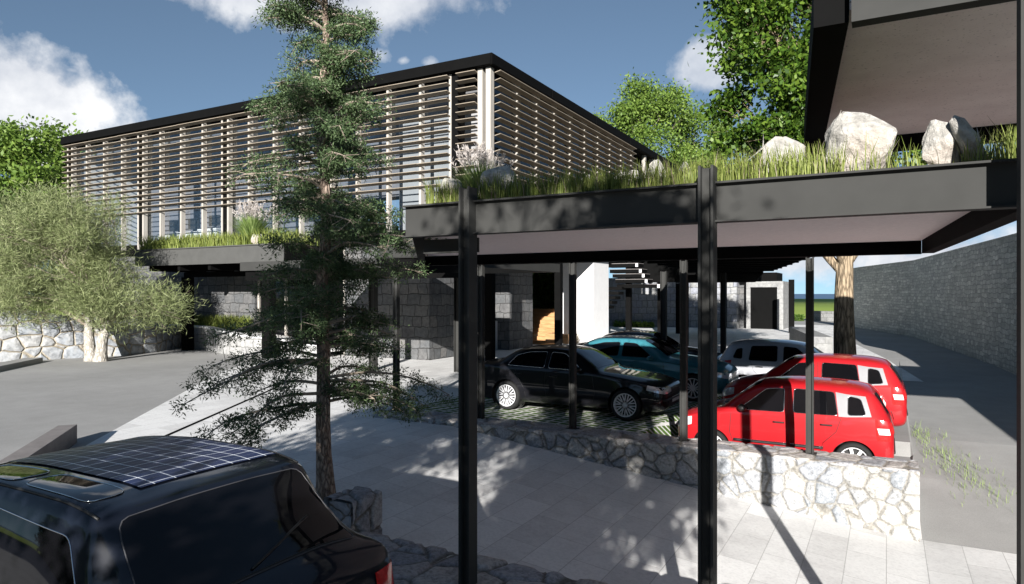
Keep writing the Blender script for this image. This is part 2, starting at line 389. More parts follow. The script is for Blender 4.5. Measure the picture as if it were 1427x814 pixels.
def bark(name,c1,c2,sc=(9,9,2.2),bump=.9):
    m,nt,b=newmat(name); t=NT(nt); o=t.obj()
    mp=t.n('ShaderNodeMapping'); mp.inputs['Scale'].default_value=sc; t.l(o,mp.inputs[0])
    v=t.n('ShaderNodeTexVoronoi',feature='DISTANCE_TO_EDGE'); v.inputs['Scale'].default_value=1.6
    nz=t.n('ShaderNodeTexNoise'); nz.inputs['Scale'].default_value=1.5; nz.inputs['Detail'].default_value=6; t.l(mp.outputs[0],nz.inputs['Vector'])
    ad=t.n('ShaderNodeVectorMath',operation='ADD'); t.l(mp.outputs[0],ad.inputs[0]); t.l(nz.outputs['Color'],ad.inputs[1]); t.l(ad.outputs[0],v.inputs['Vector'])
    f=t.math('ADD',t.math('MULTIPLY',v.outputs['Distance'],1.3),t.math('MULTIPLY',nz.outputs['Fac'],.45))
    t.l(t.ramp(f,[(.15,c1),(.6,c2)]),b.inputs['Base Color']); b.inputs['Roughness'].default_value=.95; b.inputs['Specular IOR Level'].default_value=.15
    t.bump(f,b,bump,.04); return m
M['bark_brown']=bark('flaky_brown_bark',(.07,.048,.036),(.46,.36,.29),(16,16,5))
M['bark_pale']=bark('pale_bark',(.20,.18,.15),(.50,.47,.42),(7,7,2))
M['bark_tan']=bark('tan_ridged_bark',(.05,.038,.025),(.36,.28,.19),(7,7,1.3))
M['parapet']=plain('parapet_render',(.20,.185,.18),.9,0,.2,.12,5,.3)
M['twig']=plain('twig',(.30,.25,.20),.9,0,.2,.3,5)
M['gravelly']=plain('planter_soil',(.10,.085,.06),.95,0,.1,.4,12,.5)

# ------------------------------------------------------------------ vegetation builders
def rand_unit(n):
    v=RNG.normal(size=(n,3)); return v/np.linalg.norm(v,axis=1,keepdims=True)
def leaves(name, cen, length, width, mat, parent, axis=None, axis_mix=0.0, jit=.35):
    """each leaf a bent four-sided blade standing at its own angle"""
    n=len(cen); a=rand_unit(n)
    if axis is not None:
        a=a*(1-axis_mix)+axis*axis_mix; a/=np.linalg.norm(a,axis=1,keepdims=True)+1e-9
    r=rand_unit(n); b=np.cross(a,r); b/=np.linalg.norm(b,axis=1,keepdims=True)+1e-9
    L=(length*(1+jit*RNG.uniform(-1,1,n)))[:,None]; W=(width*(1+jit*RNG.uniform(-1,1,n)))[:,None]
    nn=np.cross(a,b)
    v=np.stack([cen, cen+a*L*.5+b*W*.5+nn*L*.06, cen+a*L, cen+a*L*.5-b*W*.5+nn*L*.06],axis=1)
    return np_mesh(name, v.reshape(-1,3), 4, mat, parent)

def limb(p0,p1,sag=.0,n=7,wob=.08):
    p0=Vector(p0); p1=Vector(p1); L=(p1-p0).length; out=[]
    ph=random.random()*9
    for i in range(n+1):
        t=i/n; p=p0.lerp(p1,t)
        p.z+=sag*L*math.sin(t*PI)
        w=wob*L*math.sin(t*PI)
        p.x+=w*math.sin(ph+t*5); p.y+=w*math.cos(ph*1.7+t*4)
        out.append(p)
    return out

def clump_tree(name,label,cat,base,trunk_top,trunk_r,blobs,n_clumps,leaves_per,leaf,mats,clump_r=.6,group=None,axis_mix=.0,split=1,shell=.55,twigs=2,fork=.35,sag=.10,up=0.0,wob=.03):
    """trunk and limbs reaching to leaf clumps spread through the crown's ellipsoids"""
    root=empty(name,label,cat,base,0,group)
    b=Vector(base); tt=Vector(trunk_top)-b
    tk=MB(); tops=[]
    for s in range(split):
        off=Vector((math.cos(s*2.6+.4),math.sin(s*2.6+.4),0))*trunk_r*(.75 if split>1 else 0)
        end=tt+off*(3.2 if split>1 else 0)
        pts=limb(off*.9+Vector((0,0,-.15)),end,0,12,wob)
        r0=trunk_r*(.72 if split>1 else 1)
        rr=[r0*(1.28 if i==0 else 1.12 if i==1 else 1-.045*i) for i in range(len(pts))]
        tk.tube(pts,rr,14); tops.append((pts,rr))
    clumps=[]
    tot=sum(bb[1][0]*bb[1][1]*bb[1][2] for bb in blobs)
    for (c,rad) in blobs:
        k=max(3,int(n_clumps*rad[0]*rad[1]*rad[2]/tot))
        for _ in range(k):
            d=rand_unit(1)[0]; r=shell+(1-shell)*random.random()**.6
            clumps.append(Vector(c)-b+Vector((d[0]*rad[0]*r,d[1]*rad[1]*r,d[2]*rad[2]*r)))
    br=MB(); hubs=[]
    n_h=max(4,len(clumps)//7)
    for i in range(n_h):
        c=random.choice(clumps); pts,rr=random.choice(tops)
        k=int(len(pts)*(fork+(1-fork)*random.random())); k=min(k,len(pts)-1)
        tgt=pts[k].lerp(c,.62)
        path=limb(pts[k],tgt,sag,7,.06); r0=rr[k]*.55
        br.tube(path,[max(.012,r0*(1-.75*j/7)) for j in range(8)],7); hubs.append((path,r0))
    C=[];A=[]
    for c in clumps:
        path,r0=min(hubs,key=lambda h:(h[0][-1]-c).length)
        st=path[random.choice([3,4,5,6,7])]
        p2=limb(st,c,.05,5,.1); r1=max(.006,r0*.22)
        br.tube(p2,[max(.004,r1*(1-.8*j/5)) for j in range(6)],5,False)
        for q in range(twigs):
            d=rand_unit(1)[0]*clump_r*1.1; e=c+Vector(d)
            br.tube(limb(p2[3],e,.0,3,.1),[r1*.4,r1*.3,r1*.2,.003],4,False)
        m=int(leaves_per*random.uniform(.55,1.45)); s=clump_r*random.uniform(.7,1.25)
        P=RNG.normal(size=(m,3))*s*.5; P[:,2]*=.75
        C.append(P+np.array(c)); aa=P/(np.linalg.norm(P,axis=1,keepdims=True)+1e-6); aa[:,2]+=up; A.append(aa)
    C=np.concatenate(C);A=np.concatenate(A)
    t=tk.build('trunk',mats[1],root,True)
    br.build('limbs',mats[2],root,True)
    leaves('crown',C,leaf[0],leaf[1],mats[0],root,A,axis_mix)
    return root

def blades(name, P, h, w, mat, lean=.35, parent=None, seg3=True):
    n=len(P); h=h*(1+.62*RNG.uniform(-1,1,n))[:,None]; a=RNG.uniform(0,2*PI,n)
    s=np.stack([np.cos(a),np.sin(a),np.zeros(n)],1); d=np.stack([np.cos(a+1.4+RNG.uniform(-.5,.5,n)),np.sin(a+1.4),np.zeros(n)],1)*(lean*RNG.uniform(.2,1.3,n))[:,None]
    up=np.array([[0,0,1.]]); W=w*(.7+.6*RNG.random(n))[:,None]
    p0=P; p1=P+up*h*.55+d*h*.28; p2=P+up*h*.95+d*h*.95
    quad=np.stack([p0-s*W*.5,p0+s*W*.5,p1+s*W*.42,p1-s*W*.42],1)
    tip=np.stack([p1-s*W*.42,p1+s*W*.42,p2+s*W*.05,p2-s*W*.05],1)
    v=np.stack([quad,tip],1).reshape(-1,3)
    return np_mesh(name,v,4,mat,parent)

def boulder(name,label,c,size,seed,parent=None,cat='rock',group=None,rz=0,tilt=0):
    rr=random.Random(seed); bm=bmesh.new()
    for _ in range(26):
        d=Vector((rr.gauss(0,1),rr.gauss(0,1),rr.gauss(0,1))).normalized()
        k=rr.uniform(.8,1.05)
        bm.verts.new((max(-.82,min(.82,d.x*k)),max(-.82,min(.82,d.y*k)),max(-.85,min(.9,d.z*k))))
    bmesh.ops.convex_hull(bm,input=list(bm.verts))
    bmesh.ops.delete(bm,geom=[v for v in bm.verts if not v.link_faces],context='VERTS')
    bmesh.ops.triangulate(bm,faces=list(bm.faces))
    bmesh.ops.bevel(bm,geom=list(bm.edges),offset=.05,segments=1,affect='EDGES')
    bmesh.ops.triangulate(bm,faces=list(bm.faces))
    bmesh.ops.subdivide_edges(bm,edges=list(bm.edges),cuts=2,use_grid_fill=True)
    for v in bm.verts:
        n1=noise.fractal(v.co*2.4+Vector((seed,0,0)),1,2,5)
        v.co+=v.co.normalized()*n1*.06
        v.co=Vector((v.co.x*size[0],v.co.y*size[1],v.co.z*size[2]))
    bmesh.ops.recalc_face_normals(bm,faces=bm.faces)
    o=link_bm(name,bm,M['rock'],None,False)
    o.location=c; o.rotation_euler=(0,tilt,rz)
    return tag(o,label,cat,group)

def fountain(name,label,c,h,n,rad,group=None,plumes=True,mat='fountain'):
    root=empty(name,label,'ornamental grass' if plumes else 'dry grass',c,0,group)
    a=RNG.uniform(0,2*PI,n); el=RNG.uniform(.05,.75,n)
    d=np.stack([np.cos(a)*np.sin(el),np.sin(a)*np.sin(el),np.cos(el)],1)
    H=(h*.8*RNG.uniform(.5,1.05,n))[:,None]
    s=np.stack([-np.sin(a),np.cos(a),np.zeros(n)],1)*(h*.012)
    p0=np.stack([np.cos(a),np.sin(a),np.zeros(n)],1)*rad*.25*RNG.random((n,1))
    out=np.stack([np.cos(a),np.sin(a),np.zeros(n)],1)
    p1=p0+d*H*.6; p2=p0+d*H+out*H*.12-np.array([[0,0,1]])*H*.08
    v=np.stack([np.stack([p0-s,p0+s,p1+s*.8,p1-s*.8],1),np.stack([p1-s*.8,p1+s*.8,p2+s*.1,p2-s*.1],1)],1).reshape(-1,3)
    np_mesh('blades',v,4,M[mat],root)
    if plumes:
        m=max(20,n//14); a=RNG.uniform(0,2*PI,m); el=RNG.uniform(.02,.6,m)
        C=[];A=[]
        for i in range(m):
            dd=Vector((math.cos(a[i])*math.sin(el[i]),math.sin(a[i])*math.sin(el[i]),math.cos(el[i])))
            t0=h*random.uniform(.62,.8)
            for q in range(34):
                t=t0+h*.24*q/34; C.append(np.array(dd*t)+RNG.normal(size=3)*h*.008); A.append(np.array(dd)+RNG.normal(size=3)*.45)
        C=np.array(C);A=np.array(A);A/=np.linalg.norm(A,axis=1,keepdims=True)
        leaves('plumes',C,h*.055,h*.012,M['plume'],root,A,.85)
    return root

# ------------------------------------------------------------------ the ground
def H(x,y):
    if y>11.1:
        if x<-3.9: pad=0.0
        else:
            if y<14.75: lo=-.50
            elif y<15.05: lo=-.50+.22*(y-14.75)/.3
            elif y<17.6: lo=-.28
            elif y<18.2: lo=-.28+.03*(y-17.6)/.6
            else: lo=-.25
            if y>24: lo=-.25*max(0,1-(y-24)/6)
            k=min(1,(x+3.9)/.6); pad=lo*k
        if x>.42: return float(np.interp(y,[11.1,13.5,16,20,30],[-.88,-.56,-.34,-.25,0]))
        return pad
    if y<5.0: return 0.0
    return float(np.interp(x,[-7.3,-2.6,.42],[0,-.56,-.88]))
def sheet(name,xs,ys,dz,mat,mask=None):
    bm=bmesh.new(); g={}
    for i,x in enumerate(xs):
        for j,y in enumerate(ys): g[i,j]=bm.verts.new((x,y,H(x,y)+dz))
    for i in range(len(xs)-1):
        for j in range(len(ys)-1):
            if mask and not mask((xs[i]+xs[i+1])/2,(ys[j]+ys[j+1])/2): continue
            bm.faces.new((g[i,j],g[i+1,j],g[i+1,j+1],g[i,j+1]))
    bmesh.ops.delete(bm,geom=[v for v in bm.verts if not v.link_faces],context='VERTS')
    o=link_bm(name,bm,mat,None,False); return tag(o,kind='structure')
XS=[-70,-45,-30,-20,-14,-10,-7.3,-6,-5,-4.2,-3.9,-3.75,-3.6,-3.45,-3.3,-2.6,-1.5,-.5,.40,.44,2,4,8,15,25,60]
YS=[-40,-20,-8,0,3,4.98,5.02,7,9,11.08,11.12,12,13,13.5,14,14.75,15.05,16,17,17.6,18.2,20,22,24,26,28,30,36,45,58,75]
sheet('asphalt_road',XS,YS,-.012,M['asphalt'])
# paved driveway, four millimetres proud of the road; its left edge runs diagonally to the road
def poly_sheet(name,poly,dz,mat,cuts=26):
    bm=bmesh.new(); f=bm.faces.new([bm.verts.new((p[0],p[1],0)) for p in poly])
    for x in (-7.3,-6.,-5.,-4.2,-3.9,-3.75,-3.6,-3.45,-3.3,-2.6,-1,.40,.44): bmesh.ops.bisect_plane(bm,geom=bm.verts[:]+bm.edges[:]+bm.faces[:],plane_co=(x,0,0),plane_no=(1,0,0))
    for y in (4.98,5.02,7,9,11.08,11.12,13.5,14.75,15.05,17.6,18.2,20,24,27,30,40): bmesh.ops.bisect_plane(bm,geom=bm.verts[:]+bm.edges[:]+bm.faces[:],plane_co=(0,y,0),plane_no=(0,1,0))
    for v in bm.verts: v.co.z=H(v.co.x,v.co.y)+dz
    return tag(link_bm(name,bm,mat),kind='structure')
poly_sheet('paved_driveway',[(-9.0,5.03),(.9,5.03),(14,5.03),(14,11.07),(-9.3,11.07),(-9.3,20.5),(-22.9,20.5),(-19.,14.9),(-11.8,6.6)],-.004,M['paving'])
poly_sheet('paved_forecourt',[(-24,24.3),(1.0,24.3),(-1.6,40),(-3.5,60),(-24,60)],-.004,M['paving'])
poly_sheet('paved_walk',[(-24,20.5),(-9.3,20.5),(-9.3,24.3),(-24,24.3)],-.003,M['paving'])
poly_sheet('turf_paver_pad',[(-9.3,11.13),(-.15,11.13),(-.15,22.5),(-9.3,22.5)],-.001,M['turf'])
# slot drain across the paving
dr=MB(); a=atz(230,608,0); b_=atz(385,540,0); d=(b_-a).normalized(); nrm=Vector((-d.y,d.x,0))*.035
dr.obox((a+b_)/2+Vector((0,0,.001)),(b_-a)/2,nrm,(0,0,.004))
tag(dr.build('drain_channel',M['steel_dark']),kind='structure')
# far field and sea
bm=bmesh.new(); N=72; rings=[(28,-1.3),(60,-1.2),(78,-.06),(120,-.03),(345,0),(346,-3.2)]
vv=[[bm.verts.new((r*math.cos(2*PI*k/N),r*math.sin(2*PI*k/N)+10,z)) for k in range(N)] for r,z in rings]
cv=bm.verts.new((0,10,-1.3))
for k in range(N):
    bm.faces.new((cv,vv[0][k],vv[0][(k+1)%N]))
    for i in range(len(rings)-1): bm.faces.new((vv[i][k],vv[i+1][k],vv[i+1][(k+1)%N],vv[i][(k+1)%N]))
tag(link_bm('ground',bm,M['lawn'],None,True),kind='structure')
bm=bmesh.new(); bmesh.ops.create_circle(bm,cap_ends=True,segments=96,radius=9000)
for v in bm.verts: v.co.z=-3.1
tag(link_bm('sea',bm,M['sea']),kind='structure')

# ------------------------------------------------------------------ stone walls by the driveway
def wall_thing(name,label,cat,parts):
    root=empty(name,label,cat)
    for nm,mb,mat in parts: mb.build(nm,M[mat],root)
    return root
def rough_wall(pts_top, zbase, thick):
    pass
def stonebox(x0,x1,y0,y1,z0,z1,seg=.35,amp=.012,seed=0):
    """a box with a slightly uneven hand-built outline"""
    mb=MB(); mb.box(x0,x1,y0,y1,z0,z1)
    bm=mb.bm
    for ax,(lo,hi) in enumerate(((x0,x1),(y0,y1),(z0,z1))):
        n=int((hi-lo)/seg)
        for k in range(1,n):
            co=[0,0,0]; co[ax]=lo+(hi-lo)*k/n; no=[0,0,0]; no[ax]=1
            bmesh.ops.bisect_plane(bm,geom=bm.verts[:]+bm.edges[:]+bm.faces[:],plane_co=co,plane_no=no)
    for v in bm.verts:
        n=noise.noise_vector(v.co*1.9+Vector((seed,3,1)))
        v.co+=n*amp
    return mb
def relief_mat():
    m,nt,b=newmat('hand_laid_stone'); t=NT(nt); o=t.obj()
    at_=t.n('ShaderNodeVertexColor'); at_.layer_name='stone'
    f=t.noise(o,24,8,.7); g=t.noise(o,6,7,.72); v=t.noise(o,3,6,.7)
    c=t.mix(.75,at_.outputs[0],t.ramp(f,[(.3,.35),(.52,.85),(.72,1.15)]),'MULTIPLY')
    c=t.mix(.6,c,t.ramp(g,[(.3,.45),(.55,1.0)]),'MULTIPLY')
    c=t.mix(t.ramp(v,[(.55,0.0),(.75,.35)]),c,(.36,.34,.31))
    t.l(c,b.inputs['Base Color']); b.inputs['Roughness'].default_value=.88; b.inputs['Specular IOR Level'].default_value=.2
    t.bump(t.math('ADD',t.math('MULTIPLY',f,.6),g),b,.8,.018); return m
M['relief']=relief_mat()
PAL=[(.34,.36,.385),(.46,.46,.455),(.40,.41,.43),(.50,.49,.465),(.44,.435,.42),(.37,.385,.41),(.48,.465,.435),(.42,.425,.43)]
PAL2=[(.36,.36,.38),(.50,.48,.47),(.42,.42,.44),(.54,.50,.47),(.46,.43,.42)]
def relief(name,path,e0,e1,axis,size,res,amp,pal,mort,parent,seed=0,flat=(1,1,1),edge=.035):
    """stones standing proud of their joints, laid over a folded profile"""
    prof=[]
    for i in range(len(path)-1):
        p=Vector(path[i]);q=Vector(path[i+1]);L=(q-p).length;k=max(1,int(L/res));d=(q-p).normalized();nn=Vector((-d.y,d.x))
        for j in range(k): prof.append((p.lerp(q,j/k),nn,j/k))
    prof.append((Vector(path[-1]),nn,1))
    k=int((e1-e0)/res); V=[];C=[];rg=random.Random(seed)
    for i in range(k+1):
        e=e0+(e1-e0)*i/k
        for j,(p,nn,_) in enumerate(prof):
            n2=nn if j==0 else (nn+prof[j-1][1]).normalized()
            P=Vector((e,p.x,p.y)) if axis=='x' else Vector((p.x,e,p.y))
            N=Vector((0,n2.x,n2.y)) if axis=='x' else Vector((n2.x,0,n2.y))
            w=noise.noise_vector(P*2.3)*.05*size/.27+noise.noise_vector(P*11)*.008
            Q=Vector(((P.x+w.x)/size*flat[0],(P.y+w.y)/size*flat[1]+seed*3.1,(P.z+w.z)/size*flat[2]))
            d,pts=noise.voronoi(Q)
            a=pts[0];b_=pts[1]; ed=((Q-(a+b_)/2).dot((a-b_).normalized()))
            h=min(1,max(0,ed/.11)); h=h*h*(3-2*h)
            hb=noise.cell(a*7.3+Vector((.5,.5,.5)))
            hb=(hb+1)/2 if hb<0 else hb
            n1=noise.fractal(P*9,1,2,4)*.25
            V.append(P+N*(amp*(h*(.75+.4*hb)+n1*.35*h)))
            idx=int(hb*997)%len(pal); c=pal[idx]; mk=min(1,max(0,(edge+.02-ed)/.03))
            C.append(tuple(c[q]*(1-mk)+mort[q]*mk for q in range(3))+(1,))
    m=len(prof); F=[]
    for i in range(k):
        for j in range(m-1): F.append((i*m+j,(i+1)*m+j,(i+1)*m+j+1,i*m+j+1))
    me=bpy.data.meshes.new(name); me.from_pydata([tuple(v) for v in V],[],F)
    ca=me.color_attributes.new('stone','FLOAT_COLOR','POINT'); ca.data.foreach_set('color',np.array(C,dtype=np.float32).ravel())
    me.polygons.foreach_set('use_smooth',[True]*len(F)); me.materials.append(M['relief'])
    o=bpy.data.objects.new(name,me); COL.objects.link(o); o.parent=parent; return o
rt=empty('retaining_wall','low pale rubble retaining wall along the turf parking bays','wall')
stonebox(-9.25,.40,11.0,11.6,-1.0,.075,.3,.004,1).build('core',M['stone_white'],rt)
relief('stone_face',[(10.975,-1.0),(10.975,.075),(10.975,.08)],-9.25,.405,'x',.255,.015,.05,PAL,(.30,.285,.255),rt,1,(1,1,1.0))
relief('stone_top',[(10.965,.05),(10.97,.082),(11.62,.082)],-9.25,.405,'x',.36,.022,.022,PAL2,(.36,.32,.27),rt,2)
en=empty('entrance_wall','low wide flagstone-topped wall under the tall black gate posts','wall')
stonebox(-4.73,4.0,4.52,5.42,-1.1,.06,.3,.004,3).build('core',M['stone_white'],en)
relief('stone_face',[(4.49,-.35),(4.49,.06),(5.45,.06),(5.45,-.1)],-4.75,1.6,'x',.40,.022,.038,PAL2,(.20,.185,.16),en,3)
pi_=empty('stone_pier','stubby rubble pier stepping up at the foot of the slender conifer','pier')
stonebox(-5.08,-4.79,5.30,5.70,-.2,.40,.2,.006,5).build('core',M['stone_flat'],pi_)
relief('stone_face',[(-5.10,-.1),(-5.10,.41),(-4.76,.41),(-4.76,-.1)],5.27,5.73,'y',.30,.016,.034,PAL2,(.20,.185,.16),pi_,4)
# wedge shaped parapet at the roadside
w=MB(); w.prism([(-12.2,6.68),(-12.38,6.46),(-9.3,3.68),(-9.1,3.9)],-.05,[.30,.30,.30,.30])
tag(w.build('parapet_wall',M['parapet'],bevel=.008),'low tapering parapet between grey road and pale paving','parapet')
k=MB(); p0=atz(-60,530,0); p1=atz(60,504,0); dd=(p1-p0).normalized(); nn=Vector((-dd.y,dd.x,0))
k.obox((p0+p1)/2+nn*.3+Vector((0,0,.06)),(p1-p0)/2,nn*.3,(0,0,.10))
tag(k.build('kerb',M['asphalt'],bevel=.02),kind='structure')

# left garden wall, stepping down to the canopy
def ribbon_wall(name,label,cat,pts,z1s,thick,mat,z0=-.2,coping=None):
    root=empty(name,label,cat)
    mb=MB(); n=len(pts)
    for i in range(n-1):
        a=Vector((*pts[i],0)); b=Vector((*pts[i+1],0)); d=(b-a).normalized(); nn=Vector((-d.y,d.x,0))*thick
        mb.prism([a,b,b+nn,a+nn],z0,[z1s[i],z1s[i+1],z1s[i+1],z1s[i]])
    mb.build('wall_face',M[mat],root)
    if coping:
        cb=MB()
        for i in range(n-1):
            a=Vector((*pts[i],0)); b=Vector((*pts[i+1],0)); d=(b-a).normalized(); nn=Vector((-d.y,d.x,0))
            a1=a-nn*.03; b1=b-nn*.03; a2=a+nn*(thick+.03); b2=b+nn*(thick+.03)
            e=d*.02 if i<n-2 else d*0
            cb.prism([a1,b1,b2,a2],[z1s[i]+.003,z1s[i+1]+.003,z1s[i+1]+.003,z1s[i]+.003],[z1s[i]+.07,z1s[i+1]+.07,z1s[i+1]+.07,z1s[i]+.07])
        cb.build('coping',M[coping],root)
    return root
ribbon_wall('garden_wall','tall mortared rubble garden wall behind the pale olive tree','wall',
  [(-32.4,5.0),(-29.06,13.1),(-27.5,16.9),(-27.9,18.6),(-29.2,20.9)],[2.8,2.12,1.28,1.1,1.05],.5,'stone_left')
ribbon_wall('planter_wall','low curved ashlar planter wall beneath the far left canopy','planter wall',
  [(-29.9,20.6),(-29.1,20.75),(-27.0,20.3),(-24.6,19.3),(-23.4,19.2),(-21.2,19.6),(-19.5,20.2)],[1.0,1.0,.98,.92,.8,.62,.4],.35,'stone_planter',coping='white')
P=[]
for _ in range(2600):
    x=RNG.uniform(-30.5,-24.5); y=21.15+RNG.uniform(-.35,.1)-max(0,(x+27))*.12; P.append((x,y,.98))
tag(blades('planter_grass',np.array(P),.42,.035,M['grassblade'],.5),None,None,None,'stuff')
t=MB(); t.prism([(-24.2,19.75),(-21.2,20.0),(-19.6,20.6),(-19.6,21.2),(-24.6,21.2)],.2,[.86,.62,.42,.42,.86]); tag(t.build('raised_terrace',M['paving']),kind='structure')

# far right boundary wall
rw=[(6.4,4.),(4.0,24.5),(3.7,26.9),(1.4,46.4),(-1.8,56.6),(-2.6,60.5)]
root=empty('boundary_wall','long tall stacked-stone boundary wall beside the right road','wall')
mb=MB()
for i in range(len(rw)-1):
    a=Vector((*rw[i],0)); b=Vector((*rw[i+1],0)); d=(b-a).normalized(); nn=Vector((d.y,-d.x,0))*.4
    h0=3.3 if rw[i][1]<20 else 4.5; mb.prism([a,a+nn,b+nn,b],-1.2,[h0]*4)
mb.build('wall_face',M['stone_ledge'],root)

# low wall stub by the tan trunk
mb=MB(); mb.prism([(-2.35,27),(-1.68,27),(-3.35,34.6),(-4.0,34.4)],-.4,[.98]*4)
tag(mb.build('low_wall',M['stone_pale']),'short thick ashlar wall stub beside the tan tree trunk','wall')
mb=MB(); a=atz(1134,447,0); b=atz(1185,449,0); mb.prism([(a.x,a.y),(b.x,b.y),(b.x,b.y+.5),(a.x,a.y+.5)],-.5,.92)
tag(mb.build('field_wall',M['stone_planter']),'distant low grey wall at the edge of the green field','wall')
c=atz(1100,447,0)
P=np.stack([RNG.uniform(c.x-2,c.x+1.2,5200),RNG.uniform(c.y-.3,c.y+.6,5200),RNG.uniform(0,.55,5200)],1)
tag(leaves('clipped_hedge',P,.14,.08,M['leaf_mid'],None),'small dark hedge at the edge of the distant field','hedge')

# ------------------------------------------------------------------ front gate canopy (planted roof)
CZ0,CZ1=3.05,3.33; FY=4.9; BY=10.05
gc=empty('gate_canopy','black steel entrance canopy with planted roof on tall posts','canopy',(0,0,0))
XR0,XR1=.84,.39; XL=-3.78
mb=MB(); mb.box(XL,XR0,FY,FY+.02,CZ0+.012,CZ1-.012)                   # channel web and its flanges
mb.box(XL,XR0,FY-.05,FY+.07,CZ1-.012,CZ1+.002); mb.box(XL,XR0,FY-.05,FY+.07,CZ0,CZ0+.012)
mb.build('front_fascia',M['steel'],gc)
XB=-7.4
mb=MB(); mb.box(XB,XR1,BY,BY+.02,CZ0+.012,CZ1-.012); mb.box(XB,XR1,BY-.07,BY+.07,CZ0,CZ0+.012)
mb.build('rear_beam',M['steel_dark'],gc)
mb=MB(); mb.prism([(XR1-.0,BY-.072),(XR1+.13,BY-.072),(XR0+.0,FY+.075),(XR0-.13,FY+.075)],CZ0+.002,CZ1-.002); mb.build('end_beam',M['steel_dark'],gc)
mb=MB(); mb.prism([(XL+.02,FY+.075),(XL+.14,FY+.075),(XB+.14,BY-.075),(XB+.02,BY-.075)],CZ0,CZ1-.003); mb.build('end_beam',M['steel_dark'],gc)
mb=MB(); mb.prism([(XL+.15,FY+.075),(XR0-.135,FY+.075),(XR1-.005,BY-.075),(XB+.15,BY-.075)],3.215,3.235); mb.build('soffit',M['soffit'],gc)
mb=MB(); mb.prism([(XL+.15,FY+.08),(XR0-.14,FY+.08),(XR1-.01,BY-.08),(XB+.16,BY-.08)],3.24,3.325); mb.build('planting_bed',M['gravelly'],gc)
for x,z1 in ((-3.09,3.44),(-1.10,3.44)):
    MB().hpost(x,FY-.045,.08,z1,.105,.13).build('post',M['steel'],gc)
MB().hpost(.70,4.64,.08,4.85,.12,.14).build('post',M['steel'],gc)
mb=MB(); mb.box(XL-.02,-3.2,FY+.3,FY+.32,2.92,3.05); mb.build('drop_panel',M['steel'],gc)

# roof planting
P=[]
n=10500
x=RNG.uniform(XL+.15,XR0-.1,n); y=FY+.09+RNG.exponential(.35,n); y=np.minimum(y,FY+2.2)
dens=np.array([noise.noise(Vector((a*1.7,b*1.7,0))) for a,b in zip(x,y)])
keep=(dens>-.25)&~((x>-.25)&(x<.22)&(RNG.random(n)<.82))&~((x>.22)&(x<.42)&(RNG.random(n)<.9))
P=np.stack([x,y,np.full(n,3.32)],1)[keep]
g1=blades('roof_grass',P,.185,.0075,M['grassblade'],.30); tag(g1,None,None,None,'stuff')
Pd=P[RNG.random(len(P))<.09]; tag(blades('dry_roof_grass',Pd+RNG.normal(size=Pd.shape)*np.array([.02,.02,0]),.20,.006,M['dry'],.7),None,None,None,'stuff')
n=3500; P=np.stack([RNG.uniform(XL+.2,.3,n),RNG.uniform(FY+1.6,BY-.2,n),np.full(n,3.32)],1)
tag(blades('roof_grass',P,.24,.009,M['grassblade'],.35),None,None,None,'stuff')
GR='boulders on the planted canopy roof'
def rock_px(x0,x1,ytop,Y,label,seed,deep=.8,tilt=0,rz=0,zb=3.30,squash=1):
    c=aty((x0+x1)/2,ytop,Y); d=(c.y)/(CA+SA*((x0+x1)/2-CX)/F)
    w=(x1-x0)/F*d; h=c.z-zb
    boulder('boulder',label,(c.x,c.y,zb+h*.53),(w*.60,w*.55*deep,h*.54),seed,None,'rock',GR,rz,tilt)
rock_px(607,652,247,5.25,'shaded mossy boulder left of the first gate post',11)
rock_px(668,724,230,5.22,'squarish grey boulder right of the plumed grass clump',12)
rock_px(803,826,241,6.6,'small pale stone half hidden in canopy grass below the side facade',13)
rock_px(853,897,233,6.9,'low rounded pale stone in the canopy grass',14)
rock_px(897,932,223,7.0,'pointed pale stone under the end of the roof fascia',15)
rock_px(932,972,227,7.2,'flat-topped pale stone nearest the second gate post',16)
rock_px(1062,1121,192,5.9,'blocky tan-white boulder beside the sparse plumes',17,.8,0,.3)
rock_px(1153,1250,150,5.6,'largest boulder, upright and white in front of the speckled soffit',18,.6,0,.15)
rock_px(1288,1345,166,5.35,'rounded cream boulder leaning against a slanted slab',19,.6)
c=aty(1352,190,5.3); boulder('boulder','slanted slab of pale stone leaning at the canopy right end',(c.x,c.y,3.5),(.075,.14,.27),20,None,'rock',GR,.1,-.42)
fc=aty(672,265,5.45); fountain('fountain_grass','feathery plumed grass clump by the first gate post',(fc.x,fc.y,3.31),.62,1000,.14,'plumed grasses on the planted roofs')
fc=aty(1020,230,6.1); fountain('fountain_grass','sparse dry plumes beside the blocky tan-white boulder',(fc.x,fc.y,3.31),.33,160,.2,'plumed grasses on the planted roofs')

# ------------------------------------------------------------------ overhead deck at the top right
DZ=4.95
dk=empty('overhead_deck','raised speckled deck slab framed in black steel, overhead right','deck',(0,0,0))
fl=atz(1184,14,DZ); bl=atz(1147,198,DZ)
def onleft(t,off=0): return (fl.x+(bl.x-fl.x)*t+off, fl.y+(bl.y-fl.y)*t)
xr=7.5
MB().prism([onleft(0),(xr,fl.y),(xr,bl.y),onleft(1)],DZ,DZ+.06).build('soffit',M['speckle'],dk)
MB().prism([onleft(0,-.28),onleft(0,-.005),onleft(1,-.005),onleft(1,-.28)],DZ-.10,DZ+.35).build('edge_beam',M['steel_dark'],dk)
MB().box(fl.x+.02,xr,fl.y-.16,fl.y-.005,DZ-.16,DZ+.35).build('edge_beam',M['steel'],dk)
MB().box(bl.x-.28,xr,bl.y+.005,bl.y+.2,DZ-.22,DZ+.35).build('edge_beam',M['steel_dark'],dk)
MB().prism([onleft(0),(xr,fl.y),(xr,bl.y),onleft(1)],DZ+.07,DZ+.34).build('deck_slab',M['palewall'],dk)
